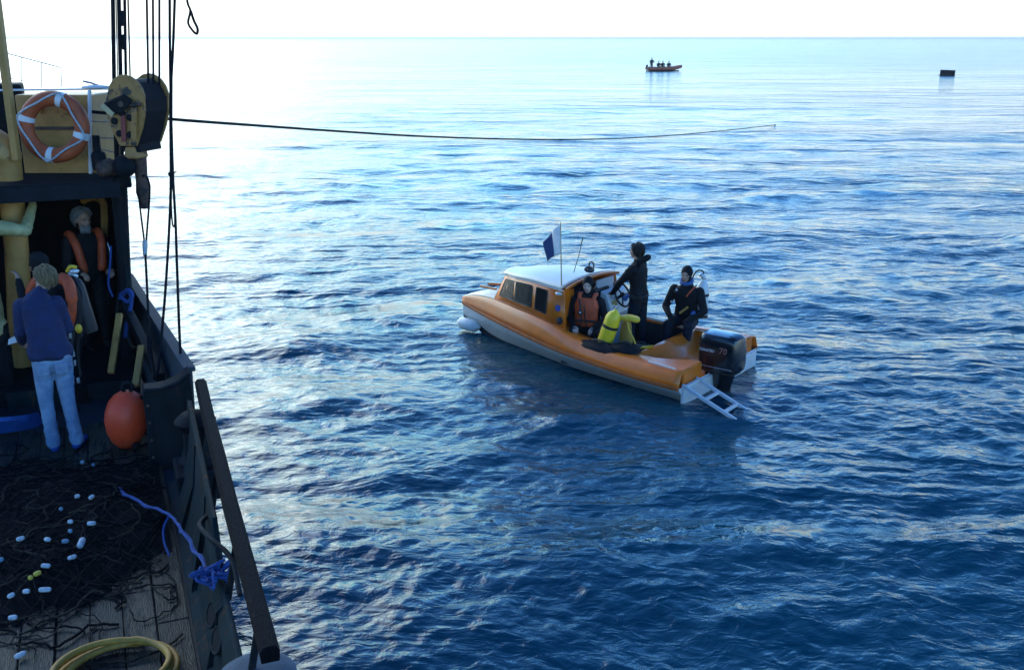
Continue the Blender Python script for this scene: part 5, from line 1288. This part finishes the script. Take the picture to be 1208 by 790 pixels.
for z in (.02, .36): MB().lathe([(.08, 0), (.099, .003), (.099, .045), (.08, .05)], bc + Vector((0, 0, z)), Quaternion(), 18).build('cylinder_strap', M_rub, pt_, smooth=50)
q = MB(); q.ball(bc + Vector((0, 0, .66)), (.05, .045, .04), 10, 7); q.ball(bc + Vector((.02, .03, .70)), (.05, .05, .03), 10, 7); q.build('regulator', M_chrome, pt_, smooth=180)
MB().tube(spline([bc + Vector((0, 0, .66)), bc + Vector((.0, .03, .76)), bc + Vector((.09, .06, .76)), bc + Vector((.14, .10, .62)), D_(.12, side_l * .16, hz0 + .50)], 5), .012, 6).build('regulator_hose', M_rub, pt_, smooth=60)
MB().tube(spline([D_(.17, side_l * .05, hz0 + .42), D_(.15, side_l * .12, hz0 + .52), D_(.05, side_l * .16, hz0 + .58)], 5), .014, 6).build('red_strap', M_redvest, pt_, smooth=60)
for l, z in ((-.12, .50), (.03, .44), (-.20, .30), (-.16, .10)): MB().lathe([(.004, 0), (.020, .002), (.020, .012), (.004, .016)], D_(.165 - abs(l) * .12, -l * side_l * -1, hz0 + z), qz(F), 10).build('stud', M_chrome, pt_)
MB().bar(D_(.25, side_l * -.02, hz0 + .16), D_(.20, side_l * .10, hz0 + .27), .035, .03).build('dry_glove', M_ytan, pt_, bevel=.008)
MB().ball(D_(.20, side_l * .19, hz0 + .14), (.05, .05, .08), 10, 7).build('blue_pouch', M_bluetrim, pt_, smooth=180)

# --- four people in the far inflatable
for x, y, hgt, lb, cl in ((-1.75, .15, 1.62, 'person standing at the back of the far inflatable boat', M_neob), (-.75, -.3, 1.35, 'dark figure in the middle of the far inflatable boat nearest the one standing', M_neo),
                      (-.02, .25, 1.33, 'dark figure in the far inflatable boat between two others', M_neo), (.85, -.1, 1.42, 'dark figure sitting nearest the bow of the far inflatable boat', M_neob)):
    t = thing('person', lb, 'person', Matrix.Rotation(math.radians(3), 3, 'Z') @ Vector((x, y, .22)) + fb_o, math.radians(3))
    B = Body(); F = Vector((.3, -1, 0)).normalized(); Rg = frame(F); D_ = lambda f, l, z: Rg @ Vector((f, l, 0)) + Vector((0, 0, z)); sd_ = hgt < 1.5; hp_ = .38 if sd_ else .85
    kk = hgt / 1.62
    for sg in (1, -1):
        if sd_: B.limb(D_(0, sg * .1, hp_), .11, D_(.38, sg * .16, hp_ + .04), .085, 's'); B.limb(D_(.38, sg * .16, hp_ + .04), .085, D_(.4, sg * .14, .08), .06, 's')
        else: B.limb(D_(0, sg * .09, hp_), .11, D_(.02, sg * .11, .45), .08, 's'); B.limb(D_(.02, sg * .11, .45), .08, D_(0, sg * .12, .06), .06, 's')
    t0 = hp_ + .08; standard_torso(B, D_(0, 0, t0), D_(.03, 0, t0 + .40), D_(.03, 0, t0 + .55), F, 's', 1.25, 1.2)
    for sg in (1, -1): B.limb(D_(.02, sg * .22, t0 + .45), .085, D_(.08, sg * .34, t0 + .18), .065, 's'); B.limb(D_(.08, sg * .34, t0 + .18), .065, D_(.28, sg * .2, t0 + .1), .05, 's'); B.hand(D_(.28, sg * .2, t0 + .1), D_(1, -sg * .3, -.2), (0, 0, -1), sg, .4, 'skin')
    B.limb(D_(.03, 0, t0 + .5), .065, D_(.04, 0, t0 + .66), .06, 's'); B.head(D_(.05, 0, t0 + .73), F, (0, 0, 1), 'skin', 1.08, 's')
    B.build(t, {'skin': M_skin, 's': cl}, .014, (), hooded='s')

# ------------------------------------------------------------------ sea haze
hz = MB().box((0, 0, 4.0), (33000, 33000, 12.0)).build('haze', [], None)
mh = bpy.data.materials.new('sea_haze'); mh.use_nodes = True
n, l = mh.node_tree.nodes, mh.node_tree.links
n.remove(n['Principled BSDF'])
pv = n.new('ShaderNodeVolumePrincipled'); pv.inputs['Color'].default_value = (.97, .98, .98, 1); pv.inputs['Density'].default_value = 0.0002
pv.inputs['Anisotropy'].default_value = .35
l.new(pv.outputs['Volume'], n['Material Output'].inputs['Volume'])
hz.data.materials.clear(); hz.data.materials.append(mh)
tag(hz, None, None, None, 'stuff')
